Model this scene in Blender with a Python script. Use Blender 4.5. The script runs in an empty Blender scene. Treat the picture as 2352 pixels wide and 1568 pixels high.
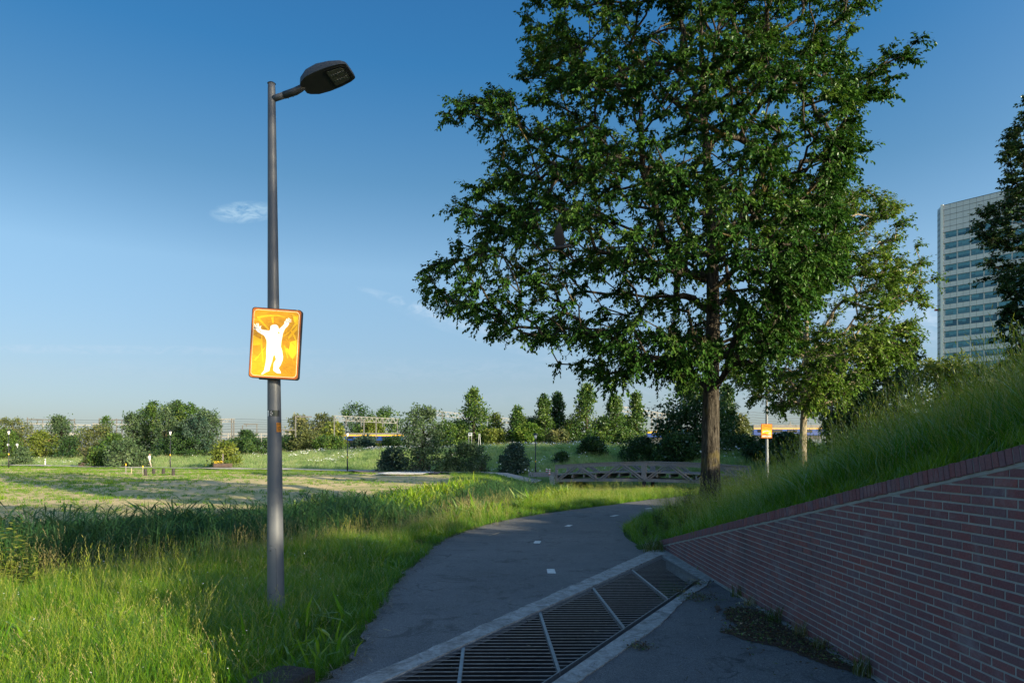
import bpy, math, random
import numpy as np
from mathutils import Vector, Matrix
rng = np.random.default_rng(11); random.seed(11)
SC = bpy.context.scene; COL = SC.collection

# ------------------------------------------------------------------ camera, sky, sun, exposure
F, CX, HY, H = 1568.0, 1176.0, 1038.0, 1.9        # survey of the photograph: focal length, centre, horizon, eye height
cam = bpy.data.cameras.new('camera'); cam.sensor_width = 36; cam.lens = 36*F/2352
cam.shift_y = (HY-784)/2352; cam.clip_start = .1; cam.clip_end = 9000
camo = bpy.data.objects.new('camera', cam); COL.objects.link(camo)
camo.location = (0, 0, H); camo.rotation_euler = (math.pi/2, 0, 0); SC.camera = camo
SUN_EL, SUN_AZ = math.radians(15.5), math.radians(130)   # azimuth clockwise from the view direction
SDIR = Vector((math.sin(SUN_AZ)*math.cos(SUN_EL), math.cos(SUN_AZ)*math.cos(SUN_EL), math.sin(SUN_EL)))
sun = bpy.data.lights.new('sun', 'SUN'); sun.energy = 5.0; sun.angle = math.radians(.6); sun.color = (1, .86, .60)
suno = bpy.data.objects.new('sun', sun); COL.objects.link(suno); suno.location = (30, -30, 30)
suno.rotation_euler = (-SDIR).to_track_quat('-Z', 'Y').to_euler()
SC.view_settings.view_transform = 'Standard'; SC.view_settings.look = 'None'
SC.view_settings.exposure = 1.0; SC.view_settings.gamma = 1

W = bpy.data.worlds.new('World'); SC.world = W; W.use_nodes = True
wn = W.node_tree.nodes; wl = W.node_tree.links; wn.clear()
def N(nt, t, **k):
    n = nt.nodes.new(t)
    for a, b in k.items(): setattr(n, a, b)
    return n
wo = N(W.node_tree, 'ShaderNodeOutputWorld'); bg = N(W.node_tree, 'ShaderNodeBackground'); bg.inputs[1].default_value = .10
sk = N(W.node_tree, 'ShaderNodeTexSky', sky_type='NISHITA'); sk.sun_disc = False
sk.sun_elevation = SUN_EL; sk.sun_rotation = SUN_AZ; sk.air_density = 1.0; sk.dust_density = .8; sk.ozone_density = 2.6
def mth(nt, op, a, b=None, c=None):
    n = nt.nodes.new('ShaderNodeMath'); n.operation = op
    for i, v in enumerate((a, b, c)):
        if v is None: continue
        if isinstance(v, (int, float)): n.inputs[i].default_value = v
        else: nt.links.new(v, n.inputs[i])
    return n.outputs[0]
def world_clouds():
    nt = W.node_tree
    tc = N(nt, 'ShaderNodeTexCoord'); sp = N(nt, 'ShaderNodeSeparateXYZ'); nt.links.new(tc.outputs['Generated'], sp.inputs[0])
    y = mth(nt, 'MAXIMUM', sp.outputs[1], .05)
    gx = mth(nt, 'DIVIDE', sp.outputs[0], y); gz = mth(nt, 'DIVIDE', sp.outputs[2], y)
    cb = N(nt, 'ShaderNodeCombineXYZ'); nt.links.new(gx, cb.inputs[0]); nt.links.new(mth(nt, 'MULTIPLY', gz, 2.2), cb.inputs[1])
    n1 = N(nt, 'ShaderNodeTexNoise'); n1.inputs['Scale'].default_value = 34; n1.inputs['Detail'].default_value = 7; n1.inputs['Roughness'].default_value = .62; n1.inputs['Distortion'].default_value = 1.2
    nt.links.new(cb.outputs[0], n1.inputs[0])
    tot = None
    # (centre x, centre z, half length, half height, slope, strength)
    for (cx, cz, a, b, sl, st) in ((-.392, .351, .040, .013, .05, .55), (-.118, .205, .085, .008, -.33, .28), (-.02, .165, .12, .012, -.3, .14),
                                   (-.60, .150, .30, .006, -.01, .16), (.60, .19, .16, .03, -.1, .22), (-.2, .12, .5, .016, .0, .08), (.35,.08,.4,.02,0,.1)):
        dx = mth(nt, 'SUBTRACT', gx, cx); dz = mth(nt, 'SUBTRACT', mth(nt, 'SUBTRACT', gz, cz), mth(nt, 'MULTIPLY', dx, sl))
        r = mth(nt, 'ADD', mth(nt, 'POWER', mth(nt, 'ABSOLUTE', mth(nt, 'DIVIDE', dx, a)), 2), mth(nt, 'POWER', mth(nt, 'ABSOLUTE', mth(nt, 'DIVIDE', dz, b)), 2))
        g = mth(nt, 'MAXIMUM', mth(nt, 'SUBTRACT', 1.0, mth(nt, 'MULTIPLY', r, .55)), 0)
        nn = mth(nt, 'MAXIMUM', mth(nt, 'MULTIPLY', mth(nt, 'SUBTRACT', n1.outputs[0], .36), 2.6), 0)
        g = mth(nt, 'MULTIPLY', mth(nt, 'MULTIPLY', g, nn), st)
        tot = g if tot is None else mth(nt, 'ADD', tot, g)
    ok = mth(nt, 'GREATER_THAN', sp.outputs[1], .1)
    tot = mth(nt, 'MINIMUM', mth(nt, 'MULTIPLY', tot, ok), .8)
    mx = N(nt, 'ShaderNodeMix', data_type='RGBA'); nt.links.new(tot, mx.inputs[0]); nt.links.new(sk.outputs[0], mx.inputs[6])
    mx.inputs[7].default_value = (7.2, 7.4, 7.9, 1)
    # deep clear blue away from the sun, paler towards the horizon and the sun's side
    zr = N(nt, 'ShaderNodeValToRGB'); e = zr.color_ramp.elements
    stops = [(0,(.50,.53,.67)),(.045,(.53,.54,.65)),(.10,(.62,.60,.65)),(.25,(.82,.86,.83)),(.36,(.48,.70,.74)),(.49,(.235,.61,.78)),(.62,(.20,.56,.78))]
    while len(e) < len(stops): e.new(.5)
    for i, (p, c) in enumerate(stops): e[i].position = p; e[i].color = (*[v/1.25 for v in c], 1)
    nt.links.new(sp.outputs[2], zr.inputs[0])
    dt = N(nt, 'ShaderNodeVectorMath', operation='DOT_PRODUCT'); nt.links.new(tc.outputs['Generated'], dt.inputs[0]); dt.inputs[1].default_value = tuple(SDIR)
    mr = N(nt, 'ShaderNodeMapRange'); mr.interpolation_type = 'SMOOTHSTEP'; nt.links.new(dt.outputs['Value'], mr.inputs[0]); mr.inputs[1].default_value = -.15; mr.inputs[2].default_value = .75
    tm = N(nt, 'ShaderNodeMix', data_type='RGBA'); nt.links.new(mr.outputs[0], tm.inputs[0]); nt.links.new(zr.outputs[0], tm.inputs[6]); tm.inputs[7].default_value = (.82,.82,.82,1)
    ml = N(nt, 'ShaderNodeMix', data_type='RGBA'); ml.blend_type = 'MULTIPLY'; ml.inputs[0].default_value = 1; nt.links.new(mx.outputs[2], ml.inputs[6]); nt.links.new(tm.outputs[2], ml.inputs[7])
    sc = N(nt, 'ShaderNodeVectorMath', operation='SCALE'); nt.links.new(ml.outputs[2], sc.inputs[0])
    m2 = N(nt, 'ShaderNodeMapRange'); nt.links.new(dt.outputs['Value'], m2.inputs[0]); m2.inputs[1].default_value = -.75; m2.inputs[2].default_value = .05; m2.inputs[3].default_value = 1.14; m2.inputs[4].default_value = 1.74   # more scattered light at right angles to the sun
    nt.links.new(m2.outputs[0], sc.inputs['Scale'])
    nt.links.new(sc.outputs[0], bg.inputs[0])
world_clouds()
wl.new(bg.outputs[0], wo.inputs[0])

# ------------------------------------------------------------------ helpers
def gp(u, y, Z=0.0):
    Y = F*(H-Z)/(y-HY); return ((u-CX)/F*Y, Y)
def ux(u, Y): return (u-CX)/F*Y
def zy(y, Y): return H-(y-HY)/F*Y
def tag(o, label=None, cat=None, group=None, kind=None):
    if label: o['label'] = label
    if cat: o['category'] = cat
    if group: o['group'] = group
    if kind: o['kind'] = kind
    return o
def empty(name, loc=(0,0,0), label=None, cat=None, group=None, rz=0):
    o = bpy.data.objects.new(name, None); o.location = loc; o.rotation_euler = (0,0,rz); o.empty_display_size = .1
    COL.objects.link(o); return tag(o, label, cat, group)
def link(name, me, parent=None, mat=None):
    if mat is not None and not me.materials: me.materials.append(mat)
    o = bpy.data.objects.new(name, me); COL.objects.link(o)
    if parent is not None: o.parent = parent
    return o
def copy_tree(o, parent=None):
    c = o.copy(); COL.objects.link(c)
    if parent is not None: c.parent = parent
    for ch in list(o.children): copy_tree(ch, c)
    return c
class MB:
    def __init__(s): s.v = []; s.f = []; s.m = []
    def add(s, vs, fs, mi=0):
        b = len(s.v); s.v += [tuple(v) for v in vs]; s.f += [tuple(i+b for i in f) for f in fs]; s.m += [mi]*len(fs); return s
    def box(s, c, d, M=None, mi=0):
        x, y, z = d[0]/2, d[1]/2, d[2]/2
        vs = [Vector((a*x, b*y, e*z)) for e in (-1,1) for b in (-1,1) for a in (-1,1)]
        if M is not None: vs = [M @ v for v in vs]
        vs = [v+Vector(c) for v in vs]
        return s.add(vs, [(0,2,3,1),(4,5,7,6),(0,1,5,4),(2,6,7,3),(0,4,6,2),(1,3,7,5)], mi)
    def bar(s, p, q, w, h, mi=0, up=(0,0,1)):
        p, q = Vector(p), Vector(q); d = (q-p); L = d.length; d.normalize()
        a = d.cross(Vector(up))
        if a.length < 1e-4: a = d.cross(Vector((1,0,0)))
        a.normalize(); b = a.cross(d)
        vs = [p+t*d*L+a*i*w/2+b*j*h/2 for t in (0,1) for j in (-1,1) for i in (-1,1)]
        return s.add(vs, [(0,2,3,1),(4,5,7,6),(0,1,5,4),(2,6,7,3),(0,4,6,2),(1,3,7,5)], mi)
    def tube(s, pts, rad, n=8, cap=True, mi=0):
        pts = [Vector(p) for p in pts]; rings = []
        ref = None
        for i, p in enumerate(pts):
            d = (pts[min(i+1,len(pts)-1)]-pts[max(i-1,0)]).normalized()
            if ref is None: ref = d.orthogonal().normalized()
            a = (ref - d*ref.dot(d)).normalized(); ref = a; b = d.cross(a)
            r = rad[i] if hasattr(rad, '__len__') else rad
            rings.append([p+(a*math.cos(2*math.pi*k/n)+b*math.sin(2*math.pi*k/n))*r for k in range(n)])
        vs = [v for R in rings for v in R]
        fs = [(i*n+k, i*n+(k+1)%n, (i+1)*n+(k+1)%n, (i+1)*n+k) for i in range(len(pts)-1) for k in range(n)]
        if cap: fs += [tuple(range(n))[::-1], tuple((len(pts)-1)*n+k for k in range(n))]
        return s.add(vs, fs, mi)
    def prism(s, poly, n, t, mi=0):        # extrude a 3D polygon by vector n*t
        P = [Vector(p) for p in poly]; k = len(P); o = Vector(n)*t
        return s.add(P+[p+o for p in P], [tuple(range(k))[::-1], tuple(range(k,2*k))]+[(i,(i+1)%k,(i+1)%k+k,i+k) for i in range(k)], mi)
    def mesh(s, name='mesh', smooth=False):
        me = bpy.data.meshes.new(name); me.from_pydata(s.v, [], s.f); me.update()
        if any(s.m): me.polygons.foreach_set('material_index', s.m)
        if smooth: me.polygons.foreach_set('use_smooth', [True]*len(me.polygons))
        return me
    def build(s, name, mat, parent=None, smooth=False):
        me = s.mesh(name, smooth)
        for m in (mat if isinstance(mat, (list, tuple)) else [mat]): me.materials.append(m)
        return link(name, me, parent)
def npmesh(name, V, faces, tint=None):
    """V (n,3); faces: list of (m,k) int arrays; tint per vertex"""
    me = bpy.data.meshes.new(name); me.vertices.add(len(V)); me.vertices.foreach_set('co', np.asarray(V, np.float32).ravel())
    tot = sum(f.size for f in faces); npoly = sum(len(f) for f in faces)
    me.loops.add(tot); me.polygons.add(npoly)
    me.loops.foreach_set('vertex_index', np.concatenate([f.ravel() for f in faces]).astype(np.int32))
    ls = []; st = 0
    for f in faces: ls.append(st+np.arange(len(f))*f.shape[1]); st += f.size
    me.polygons.foreach_set('loop_start', np.concatenate(ls).astype(np.int32))
    if tint is not None:
        a = me.attributes.new('tint', 'FLOAT', 'POINT'); a.data.foreach_set('value', np.asarray(tint, np.float32))
    me.update(calc_edges=True); return me
def flat(name, poly, z, mat, thick=0.0, parent=None, kind='structure'):
    mb = MB()
    if thick: mb.prism([(x, y, z-thick) for x, y in poly], (0,0,1), thick)
    else: mb.add([(x, y, z) for x, y in poly], [tuple(range(len(poly)))])
    import bmesh
    me = mb.mesh(name); bm = bmesh.new(); bm.from_mesh(me); bmesh.ops.recalc_face_normals(bm, faces=bm.faces[:])
    bmesh.ops.triangulate(bm, faces=[f for f in bm.faces if len(f.verts) > 4]); bm.to_mesh(me); bm.free()
    if not thick and len(me.polygons) and me.polygons[0].normal.z < 0: me.flip_normals()
    me.materials.append(mat); o = link(name, me, parent)
    if kind and parent is None: o['kind'] = kind
    return o
def sstep(a, b, x):
    t = np.clip((np.asarray(x, float)-a)/(b-a), 0, 1); return t*t*(3-2*t)
def vnoise(x, y, s=1.0, seed=0):
    x = np.asarray(x, float)/s; y = np.asarray(y, float)/s
    def h(i, j): return np.modf(np.abs(np.sin(i*127.1+j*311.7+seed*74.7)*43758.5453))[0]
    i = np.floor(x); j = np.floor(y); fx = x-i; fy = y-j; fx = fx*fx*(3-2*fx); fy = fy*fy*(3-2*fy)
    return (h(i,j)*(1-fx)+h(i+1,j)*fx)*(1-fy)+(h(i,j+1)*(1-fx)+h(i+1,j+1)*fx)*fy

# ------------------------------------------------------------------ materials
def newmat(name):
    m = bpy.data.materials.new(name); m.use_nodes = True; nt = m.node_tree; b = nt.nodes['Principled BSDF']; return m, nt, b
def ramp(nt, fac, stops):
    r = nt.nodes.new('ShaderNodeValToRGB'); e = r.color_ramp.elements
    while len(e) < len(stops): e.new(.5)
    for i, (p, c) in enumerate(stops): e[i].position = p; e[i].color = (*c, 1)
    nt.links.new(fac, r.inputs[0]); return r.outputs[0]
def noise(nt, scale, detail=4, rough=.55, vec=None, dist=0):
    n = nt.nodes.new('ShaderNodeTexNoise'); n.inputs['Scale'].default_value = scale; n.inputs['Detail'].default_value = detail
    n.inputs['Roughness'].default_value = rough; n.inputs['Distortion'].default_value = dist
    if vec is None:
        g = nt.nodes.new('ShaderNodeNewGeometry'); vec = g.outputs['Position']
    nt.links.new(vec, n.inputs[0]); return n.outputs[0]
def objvec(nt, sc=(1,1,1)):
    t = nt.nodes.new('ShaderNodeTexCoord'); m = nt.nodes.new('ShaderNodeMapping'); m.inputs['Scale'].default_value = sc
    nt.links.new(t.outputs['Object'], m.inputs[0]); return m.outputs[0]
def mixc(nt, f, a, b, mode='MIX'):
    m = nt.nodes.new('ShaderNodeMix'); m.data_type = 'RGBA'; m.blend_type = mode
    for i, v in ((0, f), (6, a), (7, b)):
        if isinstance(v, (int, float)): m.inputs[i].default_value = v
        elif isinstance(v, tuple): m.inputs[i].default_value = (*v, 1)
        else: nt.links.new(v, m.inputs[i])
    return m.outputs[2]
def bump(nt, b, h, st=.3, d=.02):
    n = nt.nodes.new('ShaderNodeBump'); n.inputs['Strength'].default_value = st; n.inputs['Distance'].default_value = d
    nt.links.new(h, n.inputs['Height']); nt.links.new(n.outputs[0], b.inputs['Normal'])
def simple(name, col, rough=.6, metal=0, var=.25, scale=6, bmp=0, spec=.5, stretch=None):
    m, nt, b = newmat(name)
    v = objvec(nt, stretch) if stretch else None
    n = noise(nt, scale, 5, .6, v)
    c0 = tuple(c*(1-var) for c in col); c1 = tuple(min(1, c*(1+var)) for c in col)
    nt.links.new(ramp(nt, n, [(.3, c0), (.7, c1)]), b.inputs['Base Color'])
    b.inputs['Roughness'].default_value = rough; b.inputs['Metallic'].default_value = metal; b.inputs['Specular IOR Level'].default_value = spec
    if bmp: bump(nt, b, noise(nt, scale*6, 5, .6, v), bmp, .01)
    return m
def leafmat(name, stops, attr='tint', inst=False, trans=.35, rough=.5, spec=.3):
    m, nt, b = newmat(name); nt.nodes.remove(b); out = nt.nodes['Material Output']
    a = nt.nodes.new('ShaderNodeAttribute'); a.attribute_name = attr
    f = a.outputs['Fac']
    if inst:
        a2 = nt.nodes.new('ShaderNodeAttribute'); a2.attribute_name = 'itint'; a2.attribute_type = 'INSTANCER'
        f = mth(nt, 'ADD', f, a2.outputs['Fac'])
    c = ramp(nt, f, stops)
    d = nt.nodes.new('ShaderNodeBsdfDiffuse'); t = nt.nodes.new('ShaderNodeBsdfTranslucent'); g = nt.nodes.new('ShaderNodeBsdfGlossy')
    nt.links.new(c, d.inputs[0])
    ct = mixc(nt, 1.0, c, (1.15, 1.2, .55), 'MULTIPLY'); nt.links.new(ct, t.inputs[0])
    g.inputs['Roughness'].default_value = rough; g.inputs[0].default_value = (.8, .85, .8, 1)
    m1 = nt.nodes.new('ShaderNodeMixShader'); m1.inputs[0].default_value = trans; nt.links.new(d.outputs[0], m1.inputs[1]); nt.links.new(t.outputs[0], m1.inputs[2])
    fr = nt.nodes.new('ShaderNodeFresnel'); fr.inputs[0].default_value = 1.38
    m2 = nt.nodes.new('ShaderNodeMixShader'); nt.links.new(mth(nt, 'MULTIPLY', fr.outputs[0], spec), m2.inputs[0]); nt.links.new(m1.outputs[0], m2.inputs[1]); nt.links.new(g.outputs[0], m2.inputs[2])
    nt.links.new(m2.outputs[0], out.inputs[0]); return m

M = {}
def mats():
    # ground: bare soil where 'soil' is high, rooty dark turf elsewhere
    m, nt, b = newmat('ground'); a = nt.nodes.new('ShaderNodeAttribute'); a.attribute_name = 'soil'
    n1 = noise(nt, .9, 8, .65); n2 = noise(nt, 9, 6, .65)
    soil = ramp(nt, n2, [(.25, (.46,.36,.19)), (.55, (.68,.53,.29)), (.8, (.78,.64,.38))])
    turf = ramp(nt, n2, [(.3, (.022,.045,.010)), (.6, (.048,.095,.018)), (.8, (.09,.12,.03))])
    weed = ramp(nt, n2, [(.3, (.12,.21,.03)), (.7, (.24,.34,.055))])
    n3 = noise(nt, .35, 9, .72)
    wf = ramp(nt, n3, [(.36, (1,1,1)), (.54, (0,0,0))])
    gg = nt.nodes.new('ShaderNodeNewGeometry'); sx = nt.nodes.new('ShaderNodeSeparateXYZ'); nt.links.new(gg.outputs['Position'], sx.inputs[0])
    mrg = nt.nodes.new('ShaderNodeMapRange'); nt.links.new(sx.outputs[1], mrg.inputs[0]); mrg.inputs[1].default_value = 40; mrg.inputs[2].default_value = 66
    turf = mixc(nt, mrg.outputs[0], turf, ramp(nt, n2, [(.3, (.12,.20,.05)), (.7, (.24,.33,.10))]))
    f = mth(nt, 'MULTIPLY', mth(nt, 'ADD', a.outputs['Fac'], mth(nt, 'MULTIPLY', mth(nt, 'SUBTRACT', n1, .5), .5)), a.outputs['Fac'])
    s2 = mixc(nt, mth(nt, 'MULTIPLY', wf, .75), soil, weed)
    nt.links.new(mixc(nt, f, turf, s2), b.inputs['Base Color']); b.inputs['Roughness'].default_value = .95; b.inputs['Specular IOR Level'].default_value = .1
    bump(nt, b, n2, .5, .05); M['ground'] = m
    # asphalt
    m, nt, b = newmat('asphalt')
    big = noise(nt, .55, 6, .6, dist=.6); mid = noise(nt, 3.5, 6, .7); fine = noise(nt, 130, 2, .6); vor = nt.nodes.new('ShaderNodeTexVoronoi'); vor.inputs['Scale'].default_value = 95
    g = nt.nodes.new('ShaderNodeNewGeometry'); nt.links.new(g.outputs['Position'], vor.inputs['Vector'])
    c = ramp(nt, big, [(.3, (.105,.107,.109)), (.5, (.138,.139,.141)), (.7, (.180,.179,.175))])
    c = mixc(nt, ramp(nt, mid, [(.38, (.0,.0,.0)), (.72, (.75,.75,.75))]), c, (.165,.16,.15))
    sp_ = noise(nt, 1.3, 8, .8, dist=1.2)
    c = mixc(nt, ramp(nt, sp_, [(.53, (0,0,0)), (.62, (.75,.75,.75))]), c, (.066,.065,.064))
    c = mixc(nt, .75, c, ramp(nt, fine, [(.3, (.30,.30,.30)), (.5, (.8,.8,.8)), (.70, (2.2,2.2,2.15))]), 'MULTIPLY')
    st = ramp(nt, vor.outputs['Distance'], [(.03, (1,1,1)), (.14, (0,0,0))])
    c = mixc(nt, mth(nt, 'MULTIPLY', st, .5), c, (.25,.245,.235))
    # hairline cracks
    cr = nt.nodes.new('ShaderNodeTexVoronoi'); cr.feature = 'DISTANCE_TO_EDGE'; cr.inputs['Scale'].default_value = .33
    wv = nt.nodes.new('ShaderNodeVectorMath'); wv.operation = 'ADD'
    nz = nt.nodes.new('ShaderNodeTexNoise'); nz.inputs['Scale'].default_value = 2.2; nz.inputs['Detail'].default_value = 5; nt.links.new(g.outputs['Position'], nz.inputs[0])
    nt.links.new(g.outputs['Position'], wv.inputs[0]); nt.links.new(nz.outputs['Color'], wv.inputs[1]); nt.links.new(wv.outputs[0], cr.inputs['Vector'])
    cf = mth(nt, 'MULTIPLY', ramp(nt, cr.outputs['Distance'], [(.0, (1,1,1)), (.010, (0,0,0))]), ramp(nt, big, [(.5, (0,0,0)), (.6, (.75,.75,.75))]))
    c = mixc(nt, cf, c, (.018,.018,.02))
    nt.links.new(c, b.inputs['Base Color']); b.inputs['Roughness'].default_value = .78; b.inputs['Specular IOR Level'].default_value = .4
    bump(nt, b, mth(nt, 'ADD', fine, mth(nt, 'MULTIPLY', vor.outputs['Distance'], .6)), .55, .006); M['asphalt'] = m
    # concrete edging
    m, nt, b = newmat('concrete')
    a1 = noise(nt, 6, 8, .75, dist=.8); a2 = noise(nt, 45, 4, .7)
    c = ramp(nt, a1, [(.30, (.10,.095,.08)), (.44, (.30,.29,.265)), (.66, (.55,.54,.51))])
    c = mixc(nt, .6, c, ramp(nt, a2, [(.3, (.5,.5,.5)), (.6, (1,1,1)), (.8, (1.35,1.35,1.3))]), 'MULTIPLY')
    nt.links.new(c, b.inputs['Base Color']); b.inputs['Roughness'].default_value = .9; bump(nt, b, mth(nt, 'ADD', a2, a1), .7, .012); M['concrete'] = m
    # brick: tone differs from brick to brick
    m, nt, b = newmat('brick'); oi = nt.nodes.new('ShaderNodeObjectInfo'); at = nt.nodes.new('ShaderNodeAttribute'); at.attribute_name = 'tint'
    r = mth(nt, 'FRACT', mth(nt, 'ADD', oi.outputs['Random'], at.outputs['Fac']))
    c = ramp(nt, r, [(0, (.20,.080,.086)), (.3, (.255,.090,.085)), (.55, (.215,.10,.105)), (.78, (.18,.11,.125)), (1, (.30,.098,.085))])
    n1 = noise(nt, 9, 6, .7); n2 = noise(nt, 70, 4, .7)
    c = mixc(nt, ramp(nt, n1, [(.35, (0,0,0)), (.75, (.65,.65,.65))]), c, (.17,.135,.145))
    c = mixc(nt, .55, c, ramp(nt, n2, [(.3, (.6,.6,.6)), (.7, (1.35,1.3,1.3))]), 'MULTIPLY')
    n4 = noise(nt, 1.7, 6, .7, dist=1.5)
    c = mixc(nt, ramp(nt, n4, [(.56, (0,0,0)), (.74, (.38,.38,.38))]), c, (.38,.36,.37))    # lime bloom
    n5 = noise(nt, .9, 7, .75, objvec(nt, (1,1.6,.45)), 1.0)
    c = mixc(nt, ramp(nt, n5, [(.52, (0,0,0)), (.70, (.72,.72,.72))]), c, (.075,.058,.062))   # damp and grime
    nt.links.new(c, b.inputs['Base Color']); b.inputs['Roughness'].default_value = .85; b.inputs['Specular IOR Level'].default_value = .25
    bump(nt, b, n2, .5, .006); M['brick'] = m
    m, nt, b = newmat('mortar'); n1 = noise(nt, 5, 6, .7); n2 = noise(nt, 120, 4, .7)
    c = ramp(nt, n1, [(.25, (.24,.245,.235)), (.7, (.41,.41,.38))])
    nt.links.new(c, b.inputs['Base Color']); b.inputs['Roughness'].default_value = .95; bump(nt, b, n2, .6, .006); M['mortar'] = m
    # bark
    m, nt, b = newmat('bark'); v = objvec(nt, (1,1,.16))
    n1 = noise(nt, 22, 7, .65, v, .6); n2 = noise(nt, 1.1, 4, .6)
    c = ramp(nt, n1, [(.36, (.014,.012,.010)), (.5, (.062,.054,.043)), (.72, (.15,.132,.105))])
    c = mixc(nt, ramp(nt, n2, [(.56, (0,0,0)), (.68, (.55,.55,.55))]), c, (.20,.16,.035))   # yellow lichen
    nt.links.new(c, b.inputs['Base Color']); b.inputs['Roughness'].default_value = .95; b.inputs['Specular IOR Level'].default_value = .1
    bump(nt, b, n1, 1.0, .06); M['bark'] = m
    m, nt, b = newmat('pale_bark'); v = objvec(nt, (1,1,.2)); n1 = noise(nt, 20, 7, .65, v, .3)
    nt.links.new(ramp(nt, n1, [(.35, (.12,.10,.07)), (.6, (.32,.27,.19))]), b.inputs['Base Color']); b.inputs['Roughness'].default_value = .9; bump(nt, b, n1, .8, .04); M['pale_bark'] = m
    # weathered timber
    m, nt, b = newmat('timber'); v = objvec(nt, (.7,6,6)); n1 = noise(nt, 5, 7, .65, v, .3); n2 = noise(nt, .8, 3)
    c = ramp(nt, n1, [(.3, (.11,.10,.098)), (.5, (.26,.24,.232)), (.75, (.42,.395,.385))])
    c = mixc(nt, ramp(nt, n2, [(.5, (0,0,0)), (.7, (.45,.45,.45))]), c, (.34,.23,.16))
    nt.links.new(c, b.inputs['Base Color']); b.inputs['Roughness'].default_value = .85; bump(nt, b, n1, .5, .02); M['timber'] = m
    m, nt, b = newmat('old_timber'); v = objvec(nt, (1.2,9,9)); n1 = noise(nt, 6, 8, .7, v, .5)
    nt.links.new(ramp(nt, n1, [(.3, (.014,.012,.011)), (.55, (.05,.043,.04)), (.8, (.11,.098,.09))]), b.inputs['Base Color']); b.inputs['Roughness'].default_value = .9; bump(nt, b, n1, 1, .03); M['old_timber'] = m
    # water
    m, nt, b = newmat('water'); b.inputs['Base Color'].default_value = (.012,.02,.016,1); b.inputs['Roughness'].default_value = .06
    bump(nt, b, noise(nt, 3.5, 5, .6), .25, .03); M['water'] = m
    M['pole'] = simple('pole_paint', (.078,.086,.098), .45, .0, .14, 3, .05, stretch=(1,1,.25))
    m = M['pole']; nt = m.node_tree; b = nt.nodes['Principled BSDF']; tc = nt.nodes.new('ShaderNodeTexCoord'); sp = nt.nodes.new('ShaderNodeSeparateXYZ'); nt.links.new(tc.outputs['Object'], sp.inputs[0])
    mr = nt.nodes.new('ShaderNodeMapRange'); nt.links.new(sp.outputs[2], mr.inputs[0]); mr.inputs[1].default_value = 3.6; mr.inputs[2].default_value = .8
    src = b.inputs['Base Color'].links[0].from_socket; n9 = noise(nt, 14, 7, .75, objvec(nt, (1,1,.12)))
    c = mixc(nt, mth(nt, 'MULTIPLY', mr.outputs[0], .5), src, (.17,.185,.205)); c = mixc(nt, ramp(nt, n9, [(.60, (0,0,0)), (.72, (.5,.5,.5))]), c, (.26,.26,.25)); nt.links.new(c, b.inputs['Base Color'])   # paler foot is skylight painted into the colour; scuffs are worn paint
    M['pole_low'] = simple('pole_collar_paint', (.21,.225,.25), .5, 0, .15, 4, .08, stretch=(1,1,.3))
    M['black_metal'] = simple('black_metal', (.018,.019,.021), .45, 0, .25, 8)
    M['dark_housing'] = simple('housing_paint', (.045,.05,.056), .5, 0, .15, 8)
    M['lens'] = simple('lamp_lens', (.10,.115,.10), .22, 0, .35, 25)
    M['galv'] = simple('galvanised_steel', (.30,.32,.345), .45, .75, .2, 25)
    M['steel_dull'] = simple('gantry_steel', (.17,.165,.155), .6, .2, .25, 2)
    M['white_steel'] = simple('pale_steel', (.34,.33,.31), .6, 0, .15, 1)
    M['white_paint'] = simple('white_marking', (.70,.70,.66), .75, 0, .14, 22, .2)
    M['white'] = simple('white_paint', (.8,.8,.78), .5, 0, .06, 8)
    M['sign_orange'] = None
    M['rust'] = simple('sign_border', (.42,.11,.012), .5, 0, .12, 8)
    M['cream'] = simple('sign_line', (.88,.74,.42), .5, 0, .05, 8)
    M['ivory'] = simple('sign_figure', (.92,.86,.70), .5, 0, .03, 20)
    M['ink'] = simple('dark_print', (.045,.025,.012), .6, 0, .2, 8)
    M['amber'] = simple('amber_print', (.80,.43,.01), .5, 0, .1, 9)
    M['brown'] = simple('brown_print', (.50,.225,.006), .5, 0, .2, 14)
    M['lemon'] = simple('lemon_print', (.86,.52,.012), .5, 0, .1, 9)
    M['orange'] = simple('orange_label', (.70,.24,.008), .5, 0, .06, 9)
    m, nt, b = newmat('sign_face'); v = objvec(nt, (5,1,16)); n1 = noise(nt, 2.2, 6, .65, v, 1.2); n2 = noise(nt, 3.0, 3, .5, objvec(nt))
    c = ramp(nt, n1, [(.3, (.40,.165,.003)), (.5, (.54,.24,.005)), (.7, (.64,.31,.006))])
    c = mixc(nt, ramp(nt, n2, [(.42, (0,0,0)), (.68, (.6,.6,.6))]), c, (.68,.34,.006))
    nt.links.new(c, b.inputs['Base Color']); b.inputs['Roughness'].default_value = .42; M['sign_face'] = m
    M['blue'] = simple('train_blue', (.012,.045,.21), .4, 0, .15, 2)
    M['yellow'] = simple('train_yellow', (.85,.46,.012), .4, 0, .1, 2)
    M['grey_roof'] = simple('train_roof', (.17,.155,.145), .7, 0, .2, 3)
    M['dark_glass'] = simple('train_glass', (.012,.016,.022), .1, 0, .3, 3)
    M['red'] = simple('red_paint', (.42,.025,.02), .5, 0, .15, 6)
    M['skin'] = simple('skin', (.45,.26,.18), .6, 0, .1, 10)
    M['shirt'] = simple('white_shirt', (.78,.78,.80), .8, 0, .05, 12)
    M['khaki'] = simple('beige_trousers', (.46,.39,.33), .85, 0, .1, 12)
    M['hair'] = simple('dark_hair', (.02,.015,.012), .6, 0, .2, 30)
    M['shoe'] = simple('dark_shoes', (.03,.03,.035), .6, 0, .2, 30)
    M['feather'] = simple('black_feathers', (.006,.006,.008), .55, 0, .3, 40)
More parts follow.
